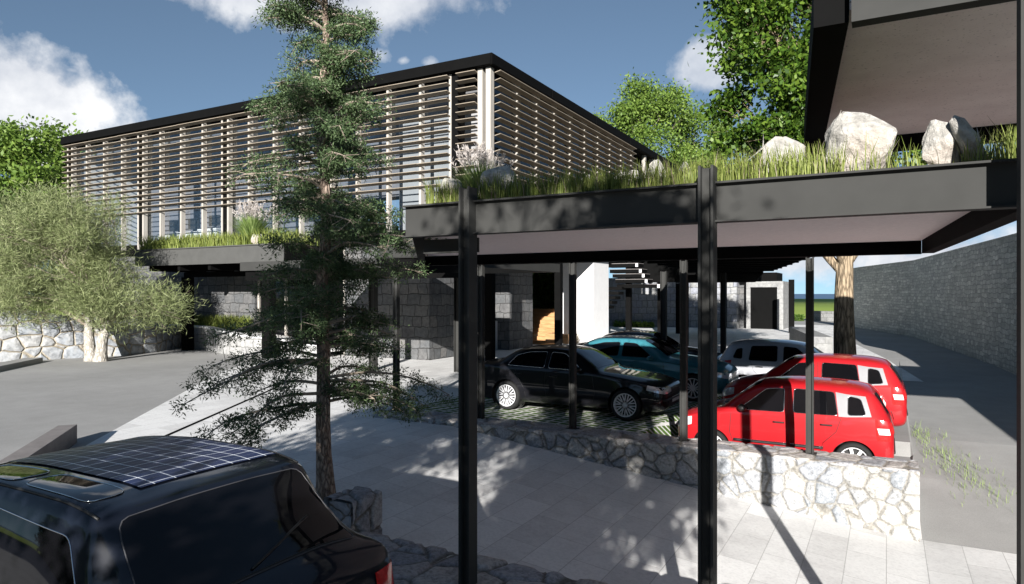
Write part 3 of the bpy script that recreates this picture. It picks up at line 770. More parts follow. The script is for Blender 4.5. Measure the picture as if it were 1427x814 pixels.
for t_ in (.0,.5,.98):
    q=onleft(t_,-.12); MB().box(q[0]-.02,q[0]+.02,q[1]-.02,q[1]+.02,DZ+.355,DZ+1.3).build('baluster',M['white'],dk)
MB().hpost(7.3,bl.y+.1,-.9,DZ-.23,.16,.2).build('post',M['steel'],dk)

# ------------------------------------------------------------------ parking roof
pr=empty('parking_roof','flat black roof on slim posts over the parked cars','canopy',(0,0,0))
PY0,PY1=11.25,23.0; PXL=-9.35
def pright(y): return -1.66-(y-16.2)*.225
mb=MB(); mb.box(PXL,pright(PY0),PY0-.02,PY0,3.32,3.68); mb.box(PXL,pright(PY0),PY0-.06,PY0+.06,3.30,3.318); mb.build('front_fascia',M['steel'],pr)
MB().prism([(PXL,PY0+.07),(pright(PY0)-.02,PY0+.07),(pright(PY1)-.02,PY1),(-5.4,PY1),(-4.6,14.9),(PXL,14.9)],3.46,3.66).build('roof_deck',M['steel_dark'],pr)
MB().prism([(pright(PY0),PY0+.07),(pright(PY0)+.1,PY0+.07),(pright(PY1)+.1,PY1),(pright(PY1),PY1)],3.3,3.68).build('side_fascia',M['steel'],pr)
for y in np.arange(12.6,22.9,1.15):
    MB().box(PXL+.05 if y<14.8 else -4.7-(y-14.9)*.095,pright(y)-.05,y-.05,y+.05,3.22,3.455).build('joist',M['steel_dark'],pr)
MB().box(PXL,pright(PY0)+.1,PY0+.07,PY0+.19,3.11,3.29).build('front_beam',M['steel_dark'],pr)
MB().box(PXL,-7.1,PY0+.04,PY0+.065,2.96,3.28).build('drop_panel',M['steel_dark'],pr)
for x in (-9.02,-6.94,-4.99,-2.97,-1.03):
    MB().hpost(x,11.38,.09,3.105,.11,.10).build('post',M['steel'],pr); MB().box(x-.10,x+.10,11.29,11.47,.085,.102).build('base_plate',M['steel'],pr)
for px,py,Y in ((925,461,20.2),(1008,464,22.5)):
    c=aty(px,py,Y); MB().hpost(c.x,c.y,H(c.x,c.y)-.02,3.215,.16,.16).build('post',M['steel'],pr)
# farther canopy over the forecourt up to the gatehouse
fr=empty('forecourt_roof','farther black slatted roof reaching back toward the gatehouse','canopy')
MB().prism([(-6.2,23.4),(-3.35,23.4),(-7.0,44),(-12.0,44)],3.45,3.75).build('roof_deck',M['steel_dark'],fr)
for y in np.arange(24,43,1.6):
    MB().box(-6.25-(y-23.4)*.28,-3.5-(y-23.4)*.175,y-.06,y+.06,3.2,3.445).build('joist',M['steel_dark'],fr)
for x,y in ((-11.6,43),(-9.4,43),(-8.0,31)):
    MB().hpost(x,y,-.05,3.195,.22,.22).build('post',M['steel_dark'],fr)
MB().box(-13.5,-6.0,39,39.4,3.2,5.2).build('rear_beam',M['steel_dark'],fr)
c=atz(1103,466,-.1); MB().box(c.x-.16,c.x+.16,c.y-.15,c.y+.15,-.3,3.45).build('post',M['steel_dark'],fr)

# connecting canopy and its posts
cc=empty('link_canopy','short black canopy linking the parking roof and the building','canopy')
MB().box(-17.6,-9.5,14.5,20.6,3.25,3.52).build('roof_deck',M['steel'],cc)
MB().box(-17.5,-9.6,14.62,14.74,2.95,3.247).build('front_beam',M['steel_dark'],cc)
for x,y in ((-15.0,17.7),(-12.2,18.6)):
    MB().hpost(x,y,-.02,3.245,.22,.22).build('post',M['steel'],cc)

# ------------------------------------------------------------------ far left planted canopy
lc=empty('terrace_canopy','cantilevered black canopy edged with grass below the louvred facade','canopy')
LY=18.0
mb=MB(); mb.box(-28.5,-19.5,LY,LY+.03,3.75,4.38); mb.box(-28.5,-19.5,LY-.05,LY+.1,4.382,4.42); mb.box(-28.5,-19.5,LY-.05,LY+.1,3.72,3.748); mb.build('front_fascia',M['steel_sunlit'],lc)
MB().prism([(-28.5,LY+.11),(-19.5,LY+.11),(-19.5,20.85),(-28.5,20.85)],3.80,4.40).build('planting_bed',M['steel_dark'],lc)
for x in np.arange(-27.6,-19.6,1.9): MB().box(x-.08,x+.08,LY+.12,20.8,3.5,3.795).build('joist',M['steel_dark'],lc)
MB().box(-27.8,-19.5,19.85,20.1,3.28,3.495).build('cross_beam',M['steel_dark'],lc)
for x,y in ((-27.6,19.9),(-21.4,19.0)): MB().box(x-.2,x+.2,y-.18,y+.18,-.02,3.275).build('post',M['steel_dark'],lc)
n=6500; x=RNG.uniform(-28.4,-19.6,n); y=LY+.15+RNG.exponential(.6,n); y=np.minimum(y,20.6)
tag(blades('terrace_grass',np.stack([x,y,np.full(n,4.38)],1),.46,.028,M['grassblade'],.4),None,None,None,'stuff')
fc=aty(352,338,18.6); fountain('fountain_grass','big plumed grass clump above the far canopy, behind the conifer',(fc.x,fc.y,4.4),1.75,1100,.3,'plumed grasses on the planted roofs')
c=aty(362,336,18.4); boulder('boulder','white angular rock on the far canopy by the big plumes',(c.x,c.y,4.55),(.42,.35,.36),31,None,'rock',None)
c=aty(290,332,18.8); boulder('boulder','flat pale rock sunk in the far canopy grass',(c.x,c.y,4.6),(.75,.35,.30),32,None,'rock',None)

# ------------------------------------------------------------------ main building
BX=-12.4; BYF=21.0; ZR0,ZR1=10.62,11.02; ZF=5.0
mbld=empty('louvred_building','large two-storey building with timber louvres and black flat roof','building')
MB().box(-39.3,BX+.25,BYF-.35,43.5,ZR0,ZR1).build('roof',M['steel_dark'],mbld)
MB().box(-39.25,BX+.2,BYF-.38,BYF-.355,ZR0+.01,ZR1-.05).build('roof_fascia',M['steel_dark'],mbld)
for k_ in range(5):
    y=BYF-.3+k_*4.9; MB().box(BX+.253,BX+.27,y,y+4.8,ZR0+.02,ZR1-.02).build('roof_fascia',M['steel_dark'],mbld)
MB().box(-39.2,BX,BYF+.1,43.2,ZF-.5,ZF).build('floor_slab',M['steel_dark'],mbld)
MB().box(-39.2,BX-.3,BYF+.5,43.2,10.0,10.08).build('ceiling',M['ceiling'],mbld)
# interior walls
MB().box(-38.75,-25.2,25.2,25.32,ZF+.003,9.99).build('inner_wall',M['greywall'],mbld)
MB().box(-38.95,-38.8,BYF+.4,43,ZF+.003,9.99).build('end_wall',M['palewall'],mbld)
MB().box(-17.6,-13.2,22.4,22.52,ZF+.003,9.99).build('inner_wall',M['midwall'],mbld)
MB().box(-25.19,-17.61,23.4,23.5,ZF+1.75,9.99).build('inner_wall',M['greywall'],mbld)
MB().box(-13.7,-13.55,24.5,42,ZF+.003,9.99).build('inner_wall',M['midwall'],mbld)
for y in (27.2,33.5,39.8):
    MB().box(BX-.36,BX-.14,y-.12,y+.12,ZF+.002,ZR0-.002).build('column',M['steel_dark'],mbld)
mx=[-13.87-1.5625*k for k in range(17)]
for i,x in enumerate(mx):
    if i%4==0:
        if i>0: MB().box(x+.15,x+.25,BYF-.11,BYF+.11,ZF-.25,ZR0-.012).build('mullion',M['mullion'],mbld)
        MB().box(x-.25,x-.15,BYF-.11,BYF+.11,ZF-.25,ZR0-.012).build('mullion',M['mullion'],mbld)
        MB().box(x-.145,x+.145,BYF-.09,BYF+.36,ZF+.002,ZR0-.002).build('column',M['steel_dark'],mbld)
    else: MB().box(x-.05,x+.05,BYF-.11,BYF+.11,ZF-.25,ZR0-.012).build('mullion',M['mullion'],mbld)
for x in (BX-.36,BX-.02,):
    MB().box(x-.10,x+.10,BYF-.14,BYF+.1,ZF-.3,ZR0-.012).build('corner_post',M['mullion'],mbld)
NBL=15; SP=.283
def blade_panel_x(x0,x1,n=NBL):
    mb=MB()
    for k in range(n):
        z=10.50-k*SP; j=random.uniform(-.006,.006)
        mb.obox(((x0+x1)/2,BYF-.22,z+j),((x1-x0)/2,0,0),(0,-.125,.024),(0,.002,.0125))
    return mb.build('louvre_panel',M['louvre'],mbld)
for i in range(len(mx)-1): blade_panel_x(mx[i+1]+.004,mx[i]-(.004 if i else .18))
blade_panel_x(-13.68,BX-.46)
blade_panel_x(-39.2,mx[-1]-.004)
my=[23.0+1.66*k for k in range(9)]
for y in my: MB().box(BX-.1,BX+.1,y-.07,y+.07,ZF-.25,ZR0-.012).build('mullion',M['mullion'],mbld)
for y in (38.6,40.0,41.4): MB().box(BX-.1,BX+.1,y-.1,y+.1,ZF-.25,ZR0-.012).build('mullion',M['mullion'],mbld)
def blade_panel_y(y0,y1):
    mb=MB()
    for k in range(NBL+1):
        z=10.50-k*SP
        mb.obox((BX+.21,(y0+y1)/2,z),(0,(y1-y0)/2,0),(.125,0,.024),(-.002,0,.0125))
    return mb.build('louvre_panel',M['louvre'],mbld)
yy=[BYF+.12]+my
for i in range(len(yy)-1): blade_panel_y(yy[i]+.004,yy[i+1]-.004)
for i in range(len(mx)-1): MB().box(mx[i+1]+.08,mx[i]-.08,BYF+.115,BYF+.13,ZF,ZR0-.015).build('window_pane',M['glass_clear'],mbld)
for i in range(len(yy)-1): MB().box(BX-.09,BX-.075,yy[i]+.08,yy[i+1]-.08,ZF,ZR0-.015).build('window_pane',M['glass'],mbld)
# lower storey walls
MB().box(-15.3-.0,-29.6,21.3,21.8,-.1,4.45) if False else None
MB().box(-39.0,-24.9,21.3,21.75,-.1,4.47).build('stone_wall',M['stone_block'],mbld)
MB().box(-24.85,-19.6,21.5,21.55,-.05,4.45).build('glass_door',M['carglass'],mbld)
for x in (-24.8,-23.1,-21.4,-19.7): MB().box(x-.05,x+.05,21.42,21.497,-.05,4.45).build('door_frame',M['mullion'],mbld)
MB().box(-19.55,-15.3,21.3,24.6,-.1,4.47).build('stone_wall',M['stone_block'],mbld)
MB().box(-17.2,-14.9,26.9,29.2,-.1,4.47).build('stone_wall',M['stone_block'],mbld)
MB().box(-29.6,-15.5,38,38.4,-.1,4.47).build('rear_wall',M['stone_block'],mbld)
for x,y in ((-12.6,21.3),(-12.6,27.2),(-12.6,36.5),(-12.6,42.5)): MB().box(x-.14,x+.14,y-.14,y+.14,-.02,4.49).build('column',M['steel_dark'],mbld)
# office furniture seen between the mullions
GF='white desk units in the upstairs office'
for px,w_,hh,lab in ((241,1.5,1.15,'white desk unit, first from the left behind the upstairs mullions'),(268,1.7,1.2,'white desk unit with dark screen, middle upstairs bay'),(297,1.4,1.35,'white desk unit nearest the black upstairs column')):
    c=aty(px,330,23.6); r_=empty('desk_unit',lab,'desk',(c.x,c.y,ZF),0,GF)
    MB().box(-w_/2,w_/2,-.35,.35,.003,hh*.6).build('carcass',M['offwhite'],r_,bevel=.01)
    MB().box(-w_/2-.04,w_/2+.04,-.39,.39,hh*.6+.003,hh*.66).build('desktop',M['offwhite'],r_)
    m_=empty('computer_screen',lab.replace('white desk unit','black screen on the desk unit').replace(' with dark screen',''),'screen',(c.x+.1,c.y,ZF+hh*.66),0,'screens in the upstairs office')
    MB().box(-.42,.42,-.02,.02,.16,.72).build('panel',M['plastic'],m_,bevel=.008); MB().box(-.03,.03,-.03,.03,.01,.16).build('stem',M['plastic'],m_); MB().box(-.15,.15,-.1,.1,0,.012).build('foot',M['plastic'],m_)

# ------------------------------------------------------------------ ground floor court behind the cars
c=atz(685,487,0)
r_=empty('white_cabinet','slim white service cabinet against the dark stone wall','cabinet',(c.x,c.y,0))
MB().box(-.24,.24,-.2,.2,.0,1.3).build('body',M['offwhite'],r_,bevel=.01); MB().box(-.13,-.03,-.206,-.201,.75,1.22).build('slot',M['plastic'],r_)
MB().box(-14.7,-12.85,31.9,34.0,-.05,4.47).build('x',M['white'],None)
o=bpy.data.objects['x']; o.name='white_pillar'; tag(o,'broad white rendered pillar behind the teal car','pillar')
# timber stair
st=empty('timber_stair','golden timber stair rising beside the ivy screen','stair',(0,0,0))
for k_ in range(9):
    MB().box(-17.2,-14.85,30.6+.33*k_,30.6+.33*(k_+1)-.004,0,.19*(k_+1)).build('step',M['stairwood'],st)
MB().box(-14.8,-13.6,30.4,30.9,-.02,.55).build('plank_front',M['stairwood'],st)
n=9000; P=np.stack([RNG.uniform(-20.5,-14.8,n),36.6+RNG.normal(size=n)*.1,RNG.uniform(.6,4.4,n)],1)
iv=empty('ivy_screen','tall dense ivy screen behind the timber stair','ivy',(0,0,0)); MB().box(-20.5,-14.8,36.75,36.85,-.05,4.45).build('panel',M['greywall'],iv); leaves('foliage',P,.2,.15,M['ivy'],iv)
for px,py,h_,lab in ((735,482,.75,'wispy dry grass tuft in front of the timber stair'),(800,482,.8,'wispy dry grass tuft at the foot of the white pillar')):
    c=atz(px,py,0); fountain('dry_grass',lab,(c.x,c.y,0),h_*1.3,260,.3,'dry tufts in the court',False,'dry')
# floating treads
fs=empty('floating_stair','suspended dark stair flight with open treads below the roof','stair',(0,0,0))
ctr=[(893,367),(898,375),(902,381.5),(906,389),(923,396)]
for i,(px,py) in enumerate(ctr):
    c=at(px,py,36); wd=1.75+(.6 if i==4 else 0)
    MB().box(c.x-wd,c.x,c.y-.5,c.y+.45,c.z-.20,c.z-.025).build('tread',M['steel_dark'],fs); MB().box(c.x-wd,c.x+.01,c.y-.51,c.y+.45,c.z-.022,c.z).build('nosing',M['parapet'],fs)
    MB().prism([(c.x-.12,c.y-.52),(c.x+.012,c.y-.52),(c.x+.012,c.y-.502),(c.x-.12,c.y-.502)],c.z-.2,c.z-.026).build('end_plate',M['palewall'],fs)
for i in range(5):
    c=at(871-i*4.5,400+i*6.5,36.6); MB().box(c.x-1.3,c.x,c.y-.5,c.y+.3,c.z-.16,c.z).build('tread',M['steel_dark'],fs)
c=at(922,396,36); MB().box(c.x-.05,c.x+.03,c.y-.04,c.y+.04,c.z+.003,3.19).build('hanger',M['steel_dark'],fs)
# white boxes by the pillar
c=atz(857,452,.0)
q=empty('white_planter_box','two stacked white boxes beside the white pillar','box',(c.x,c.y,0)); MB().box(-1.0,.7,-.4,.4,.35,1.45).build('lower_box',M['white'],q,bevel=.02); MB().box(-1.0,.1,-.35,.35,1.46,2.1).build('upper_box',M['greywall'],q,bevel=.02); MB().box(-.8,-.6,-.2,.2,0,.345).build('foot',M['plastic'],q); MB().box(.3,.5,-.2,.2,0,.345).build('foot',M['plastic'],q)
c=atz(885,456,0); P=np.stack([c.x+RNG.uniform(-1.6,1.4,1500),c.y+RNG.uniform(-.4,.4,1500),RNG.uniform(0,.35,1500)],1)
tag(leaves('low_shrub',P,.2,.1,M['leaf_green'],None),'low bright green shrub strip at the foot of the back wall','shrub')
# back wall and gatehouse
mb=MB(); a=atz(850,455,0); b=atz(1012,457,0); mb.prism([(a.x-3,a.y),(b.x,b.y),(b.x,b.y+.5),(a.x-3,a.y+.5)],-.1,3.75)
tag(mb.build('court_wall',M['stone_back']),'grey ashlar back wall of the court behind the posts','wall')
gh=empty('gatehouse','small pale stone gatehouse with black doorway and flat roof','gatehouse')
a=atz(1040,458,0); b=atz(1095,458,0); X0,X1,Y0=a.x,b.x,a.y
dw0=aty(1045.5,430,Y0).x; dw1=aty(1083,430,Y0).x
MB().box(X0,dw0,Y0,Y0+3,-.1,3.42).build('wall',M['stone_pale'],gh); MB().box(dw1,X1,Y0,Y0+3,-.1,3.42).build('wall',M['stone_pale'],gh)
MB().box(dw0+.002,dw1-.002,Y0,Y0+3,3.0,3.418).build('lintel',M['stone_pale'],gh); MB().box(dw0+.002,dw1-.002,Y0+.15,Y0+.22,-.1,2.998).build('door',M['steel_dark'],gh)
MB().box(X0-.75,X1-.45,Y0+.1,Y0+3.2,3.425,4.05).build('roof',M['steel_dark'],gh)
MB().box(X0-1.3,X0-.62,Y0-.3,Y0+2.0,-.1,3.9).build('side_pier',M['stone_back'],gh); MB().box(X0-.615,X0-.003,Y0+.9,Y0+2.0,-.1,3.4).build('wall',M['stone_block'],gh)

# ------------------------------------------------------------------ cars
def pchip(xk,yk,x):
    xk=np.array(xk,float);yk=np.array(yk,float);h=np.diff(xk);d=np.diff(yk)/h;m=np.zeros_like(yk)
    for i in range(1,len(xk)-1):
        if d[i-1]*d[i]>0:
            w1=2*h[i]+h[i-1];w2=h[i]+2*h[i-1]; m[i]=(w1+w2)/(w1/d[i-1]+w2/d[i])
    m[0]=d[0];m[-1]=d[-1]
    i=np.clip(np.searchsorted(xk,x)-1,0,len(h)-1);t=(x-xk[i])/h[i]
    return (1+2*t)*(1-t)**2*yk[i]+t*(1-t)**2*h[i]*m[i]+t*t*(3-2*t)*yk[i+1]+t*t*(t-1)*h[i]*m[i+1]
def curve2(pts,subs,tens):
    pts=[np.array(p) for p in pts];n=len(pts);T=[]
    for i in range(n):
        if i==0: T.append(np.array([1.,0])*np.linalg.norm(pts[1]-pts[0])); continue
        if i==n-1: T.append(np.array([-1.,0])*np.linalg.norm(pts[-1]-pts[-2])); continue
        v=pts[i+1]-pts[i-1]; L=min(np.linalg.norm(pts[i+1]-pts[i]),np.linalg.norm(pts[i]-pts[i-1]))
        T.append(v/(np.linalg.norm(v)+1e-9)*L*tens[i])
    out=[]
    for i in range(n-1):
        for k in range(subs[i]):
            t=k/subs[i]
            out.append((1+2*t)*(1-t)**2*pts[i]+t*(1-t)**2*T[i]+t*t*(3-2*t)*pts[i+1]+t*t*(t-1)*T[i+1])
    out.append(pts[-1]); return out
SUBS=[2,3,5,5,7,4,5]; TENS=[0,.5,1,1,.35,.7,1,0]
def car_body(st,step):
    S=np.array(st); xs=S[:,0]; L=xs[-1]
    fine=[]
    x=0
    fine=sorted(set(list(np.round(np.arange(0,L,step),4))+[0.012,.03,.06,round(L-.012,4),round(L-.03,4),round(L-.06,4),L]))
    vals=[pchip(xs,S[:,k],np.array(fine)) for k in range(1,8)]
    bm=bmesh.new(); rings=[]
    for i,x in enumerate(fine):
        zb,wm,bw,bz,cw,cz,tz=[v[i] for v in vals]
        pts=[(0,zb),(.8*wm,zb),(.975*wm,zb+.09),(wm,zb+.52*(bz-zb)),(bw,bz),(cw,cz),(.56*cw,tz-.16*(tz-cz)),(0,tz)]
        c=curve2(pts,SUBS,TENS)
        ring=[bm.verts.new((x,p[0],p[1])) for p in c]+[bm.verts.new((x,-p[0],p[1])) for p in c[-2:0:-1]]
        rings.append(ring)
    n=len(rings[0])
    for i in range(len(rings)-1):
        for k in range(n):
            bm.faces.new((rings[i][k],rings[i][(k+1)%n],rings[i+1][(k+1)%n],rings[i+1][k]))
    bm.faces.new(rings[0]); bm.faces.new(rings[-1][::-1])
    bmesh.ops.recalc_face_normals(bm,faces=bm.faces)
    return bm
def cut_arches(bm,wx,r,ra,wmin):
    bm.normal_update()
    dele=[]
    for f in bm.faces:
        c=f.calc_center_median()
        if abs(c.y)<wmin: continue
        for x in wx:
            if (c.x-x)**2+(c.z-r)**2<ra*ra: dele.append(f); break
    bmesh.ops.delete(bm,geom=dele,context='FACES')
    for v in bm.verts:
        if v.is_boundary and abs(v.co.y)>wmin*.98:
            for x in wx:
                d=Vector((v.co.x-x,0,v.co.z-r))
                if .6*ra<d.length<1.4*ra:
                    d=d.normalized()*ra; v.co.x=x+d.x; v.co.z=r+d.z; break
def decal(bvh,poly,axis,side,off,step=.05):
    """a panel laid on the bodywork: outline in plan or elevation, dropped onto the surface"""
    P=[Vector(p) for p in poly]; n=len(P); pts=[];
    for i in range(n):
        a,b=P[i],P[(i+1)%n]; k=max(1,int((b-a).length/step))
        for j in range(k): pts.append(a.lerp(b,j/k))
    nb=len(pts)
    def inside(q):
        c=False
        for i in range(n):
            a,b=P[i],P[(i+1)%n]
            if (a.y>q.y)!=(b.y>q.y) and q.x<(b.x-a.x)*(q.y-a.y)/(b.y-a.y)+a.x: c=not c
        return c
    def dist(q): return min((q-p).length for p in pts[:nb])
    x0=min(p.x for p in P);x1=max(p.x for p in P);y0=min(p.y for p in P);y1=max(p.y for p in P)
    for x in np.arange(x0+step/2,x1,step):
        for y in np.arange(y0+step/2,y1,step):
            q=Vector((x,y))
            if inside(q) and dist(q)>step*.45: pts.append(q)
    r=delaunay_2d_cdt([p.copy() for p in pts],[(i,(i+1)%nb) for i in range(nb)],[list(range(nb))],1,1e-6)
    bm=bmesh.new(); vs=[]; last=None
    for q in r[0]:
        if axis=='y': o=Vector((q.x,side*3,q.y)); d=Vector((0,-side,0))
        elif axis=='z': o=Vector((q.x,q.y,4)); d=Vector((0,0,-1))
        else: o=Vector((side*12,q.x,q.y)); d=Vector((-side,0,0))
        h=bvh.ray_cast(o,d)
        if h[0] is None:
            nr=bvh.find_nearest(o+d*(3 if axis=='y' else 4 if axis=='z' else 12)); p=nr[0]; nn=nr[1]
        else: p=h[0]; nn=h[1]
        if nn.dot(d)>0: nn=-nn
        vs.append(bm.verts.new(p+(nn*.5-d*.5).normalized()*off))
    for f in r[2]:
        try: bm.faces.new([vs[i] for i in f])
        except ValueError: pass
    bm.normal_update()
    for f in bm.faces:
        d={'y':Vector((0,side,0)),'z':Vector((0,0,1)),'x':Vector((side,0,0))}[axis]
        if f.normal.dot(d)<0: f.normal_flip()
    return bm
def surf_path(bvh,pts,axis,side,off=.002,step=.05):
    out=[]
    for i in range(len(pts)-1):
        a=Vector(pts[i]);b=Vector(pts[i+1]);k=max(1,int((b-a).length/step))
        for j in range(k+(1 if i==len(pts)-2 else 0)):
            q=a.lerp(b,j/k)
            if axis=='y': o=Vector((q.x,side*3,q.y)); d=Vector((0,-side,0))
            elif axis=='z': o=Vector((q.x,q.y,4)); d=Vector((0,0,-1))
            else: o=Vector((side*12,q.x,q.y)); d=Vector((-side,0,0))
            h=bvh.ray_cast(o,d)
            if h[0] is not None: out.append(h[0]-d*off)
    return out
def rounded(poly,r=.05,k=3):
    out=[];n=len(poly)
    for i in range(n):
        p=Vector(poly[i]);a=Vector(poly[i-1]);b=Vector(poly[(i+1)%n])
        ra=min(r,(a-p).length*.45); rb=min(r,(b-p).length*.45)
        s=p+(a-p).normalized()*ra; e=p+(b-p).normalized()*rb
        for j in range(k+1):
            t=j/k; out.append(tuple(s*(1-t)**2+p*2*t*(1-t)+e*t*t))
    return out
def make_wheel(parent,x,side,W,r,style):
    w=.2; yo=side*(W/2-.015)
    prof=[(r*.74,-w),(r*.93,-w),(r*.99,-w*.82),(r,-w*.5),(r*.99,-w*.15),(r*.93,0),(r*.78,.004),(r*.74,-.02)]
    bm=bmesh.new(); n=40; rings=[]
    for (rr,y) in prof: rings.append([bm.verts.new((rr*math.cos(2*PI*k/n),side*y,rr*math.sin(2*PI*k/n))) for k in range(n)])
    for i in range(len(prof)-1):
        for k in range(n): bm.faces.new((rings[i][k],rings[i][(k+1)%n],rings[i+1][(k+1)%n],rings[i+1][k]))
    bmesh.ops.recalc_face_normals(bm,faces=bm.faces)
    wh=link_bm('wheel',bm,M['rubber'],parent,True); wh.location=(x,yo,r)
    mb=MB(); bm=mb.bm
    R0=r*.75; prof=[(R0,.006),(R0*.93,.004),(R0*.90,-.03),(R0*.88,-.06)]; rings=[]
    for (rr,y) in prof: rings.append([bm.verts.new((rr*math.cos(2*PI*k/n),side*y,rr*math.sin(2*PI*k/n))) for k in range(n)])
    for i in range(len(prof)-1):
        for k in range(n): bm.faces.new((rings[i][k],rings[i][(k+1)%n],rings[i+1][(k+1)%n],rings[i+1][k]))
    ns={'mesh':10,'multi':12,'five':5,'steel':8}[style]
    for k in range(ns):
        a=2*PI*k/ns+.2
        if style=='mesh':
            for da in (-.17,.17):
                p0=Vector((math.cos(a-da*.9)*R0*.18,0,math.sin(a-da*.9)*R0*.18)); p1=Vector((math.cos(a+da)*R0*.92,0,math.sin(a+da)*R0*.92))
                dd=(p1-p0); pn=Vector((-dd.z,0,dd.x)).normalized()
                mb.obox((p0+p1)/2+Vector((0,-side*.012,0)),dd/2,pn*R0*.045,(0,.010,0))
        else:
            p0=Vector((math.cos(a)*R0*.15,0,math.sin(a)*R0*.15)); p1=Vector((math.cos(a)*R0*.92,0,math.sin(a)*R0*.92)); dd=p1-p0; pn=Vector((-dd.z,0,dd.x)).normalized()
            mb.obox((p0+p1)/2+Vector((0,-side*.014,0)),dd/2,pn*R0*{'multi':.05,'five':.14,'steel':.11}[style],(0,.012,0))
    mb.tube([(0,-side*.035,0),(0,side*.004,0)],R0*.2,16)
    rim=mb.build('rim',M['alloy'],wh,False)
    mb=MB(); mb.tube([(0,-side*.075,0),(0,-side*.062,0)],R0*.95,32); mb.build('brake_disc',M['alloydark'],wh)
    return wh
def mirror_poly(p): return p
def build_car(name,label,spec,paintmat,loc,rz,group='cars parked under the canopy'):
    root=empty(name,label,'car',loc,rz,group)
    L=spec['st'][-1][0]; W=2*max(s[2] for s in spec['st']); r=spec['r']; xo=-L/2
    bm=car_body(spec['st'],spec.get('step',.05))
    bvh=BVHTree.FromBMesh(bm)
    cut_arches(bm,spec['wx'],r,r*1.13,W*.28)
    sh=Matrix.Translation((xo,0,0))
    def put(nm,b,mat,parent=root,smooth=True):
        b.transform(sh); return link_bm(nm,b,mat,parent,smooth)
    body=put('body',bm,paintmat)
    # arch liners
    for x in spec['wx']:
        for s in (-1,1):
            mb=MB(); n=24; rr=r*1.15
            ri=[mb.bm.verts.new((x+rr*math.cos(2*PI*k/n),s*(W/2-.03),r+rr*math.sin(2*PI*k/n))) for k in range(n)]
            ro=[mb.bm.verts.new((x+rr*math.cos(2*PI*k/n),s*(W/2-.30),r+rr*math.sin(2*PI*k/n))) for k in range(n)]
            for k in range(n):
                if r+rr*math.sin(2*PI*(k+.5)/n)>.12: mb.bm.faces.new((ri[k],ri[(k+1)%n],ro[(k+1)%n],ro[k]))
            mb.bm.faces.new(ro)
            put('wheel_arch',mb.bm,M['plastic'],root,False)
            make_wheel(root,x+xo,s,W,r,spec['rim'])
    for s in (-1,1):
        for poly in spec['side']:
            put('side_window',decal(bvh,rounded(poly,.05),'y',s,.004),M['carglass2'] if spec.get('clear') else M['carglass'])
            rp=rounded(poly,.05); pth=surf_path(bvh,rp+[rp[0]],'y',s,.003,.08)
            if len(pth)>3:
                mb=MB(); mb.tube(pth,spec.get('trimr',.007),5,False); put('window_trim',mb.bm,M[spec.get('trim','plastic')],root)
        for pil in spec.get('pillars',[]): put('door_pillar',decal(bvh,pil,'y',s,.0035),M[spec.get('pillarmat','plastic')])
        for ln in spec['seams']:
            pth=surf_path(bvh,ln,'y',s,.000,.06)
            if len(pth)>2:
                mb=MB(); mb.tube(pth,.004,4,False); put('door_seam',mb.bm,M['plastic'],root)
        for (hx,hz) in spec['handles']:
            pth=surf_path(bvh,[(hx-.09,hz),(hx+.09,hz)],'y',s,.018,.03)
            mb=MB(); mb.tube(pth,.013,6); put('door_handle',mb.bm,paintmat if not spec.get('blackhandle') else M['plastic'],root)
        if 'mould' in spec:
            for a_,b_ in spec['mould']:
                pth=surf_path(bvh,[a_,b_],'y',s,.006,.06); mb=MB(); mb.tube(pth,.022,6); put('side_moulding',mb.bm,M['plastic'],root)
                pth=surf_path(bvh,[(a_[0],a_[1]+.026),(b_[0],b_[1]+.026)],'y',s,.010,.06); mb=MB(); mb.tube(pth,.006,5); put('moulding_trim',mb.bm,M['chrome'],root)
        mxp=spec['mirror']; h=bvh.ray_cast(Vector((mxp[0],s*3,mxp[1])),Vector((0,-s,0)))
        if h[0]:
            p=h[0]; b2=bmesh.new(); bmesh.ops.create_uvsphere(b2,u_segments=14,v_segments=9,radius=1)
            for v in b2.verts: v.co=Vector((p.x+v.co.x*.075+.02*abs(v.co.y),p.y+s*.10+v.co.y*.10,p.z+.06+v.co.z*.065))
            put('wing_mirror',b2,paintmat if spec.get('mirrorpaint',True) else M['plastic'])
        put('headlight',decal(bvh,[(q[0]*s,q[1]) for q in spec['head']],'x',-1,.006),M['lamp'])
        if spec.get('headside'): put('headlight',decal(bvh,spec['headside'],'y',s,.006),M['lamp'])
        put('taillight',decal(bvh,[(q[0]*s,q[1]) for q in spec['tail']],'x',1,.006),M['tail'])
        if spec.get('tailside'): put('taillight',decal(bvh,spec['tailside'],'y',s,.006),M['tail'])
        if spec.get('tailmid'): put('tail_reflector',decal(bvh,spec['tailmid'],'y',s,.009),M['tailwhite'])
    put('windscreen',decal(bvh,rounded(spec['front'],.06),'z',1,.004),M['carglass'])
    put('rear_window',decal(bvh,rounded(spec['rear'][0],.06),spec['rear'][1],1,.004),M['carglass'])
    put('grille',decal(bvh,spec['grille'],'x',-1,.006),M['plastic'])
    if spec.get('lower'): put('lower_grille',decal(bvh,spec['lower'],'x',-1,.006),M['plastic'])
    put('number_plate',decal(bvh,[(-.26,.36),(.26,.36),(.26,.47),(-.26,.47)],'x',-1,.012),M['plate'])
    put('number_plate',decal(bvh,[(-.26,spec['pz']),(.26,spec['pz']),(.26,spec['pz']+.11),(-.26,spec['pz']+.11)],'x',1,.012),M['plate'])
    pth=surf_path(bvh,[(-W*.40,spec['bump'][0]),(W*.40,spec['bump'][0])],'x',-1,.004,.06); mb=MB(); mb.tube(pth,.02,6); put('bumper_trim',mb.bm,M['plastic'])
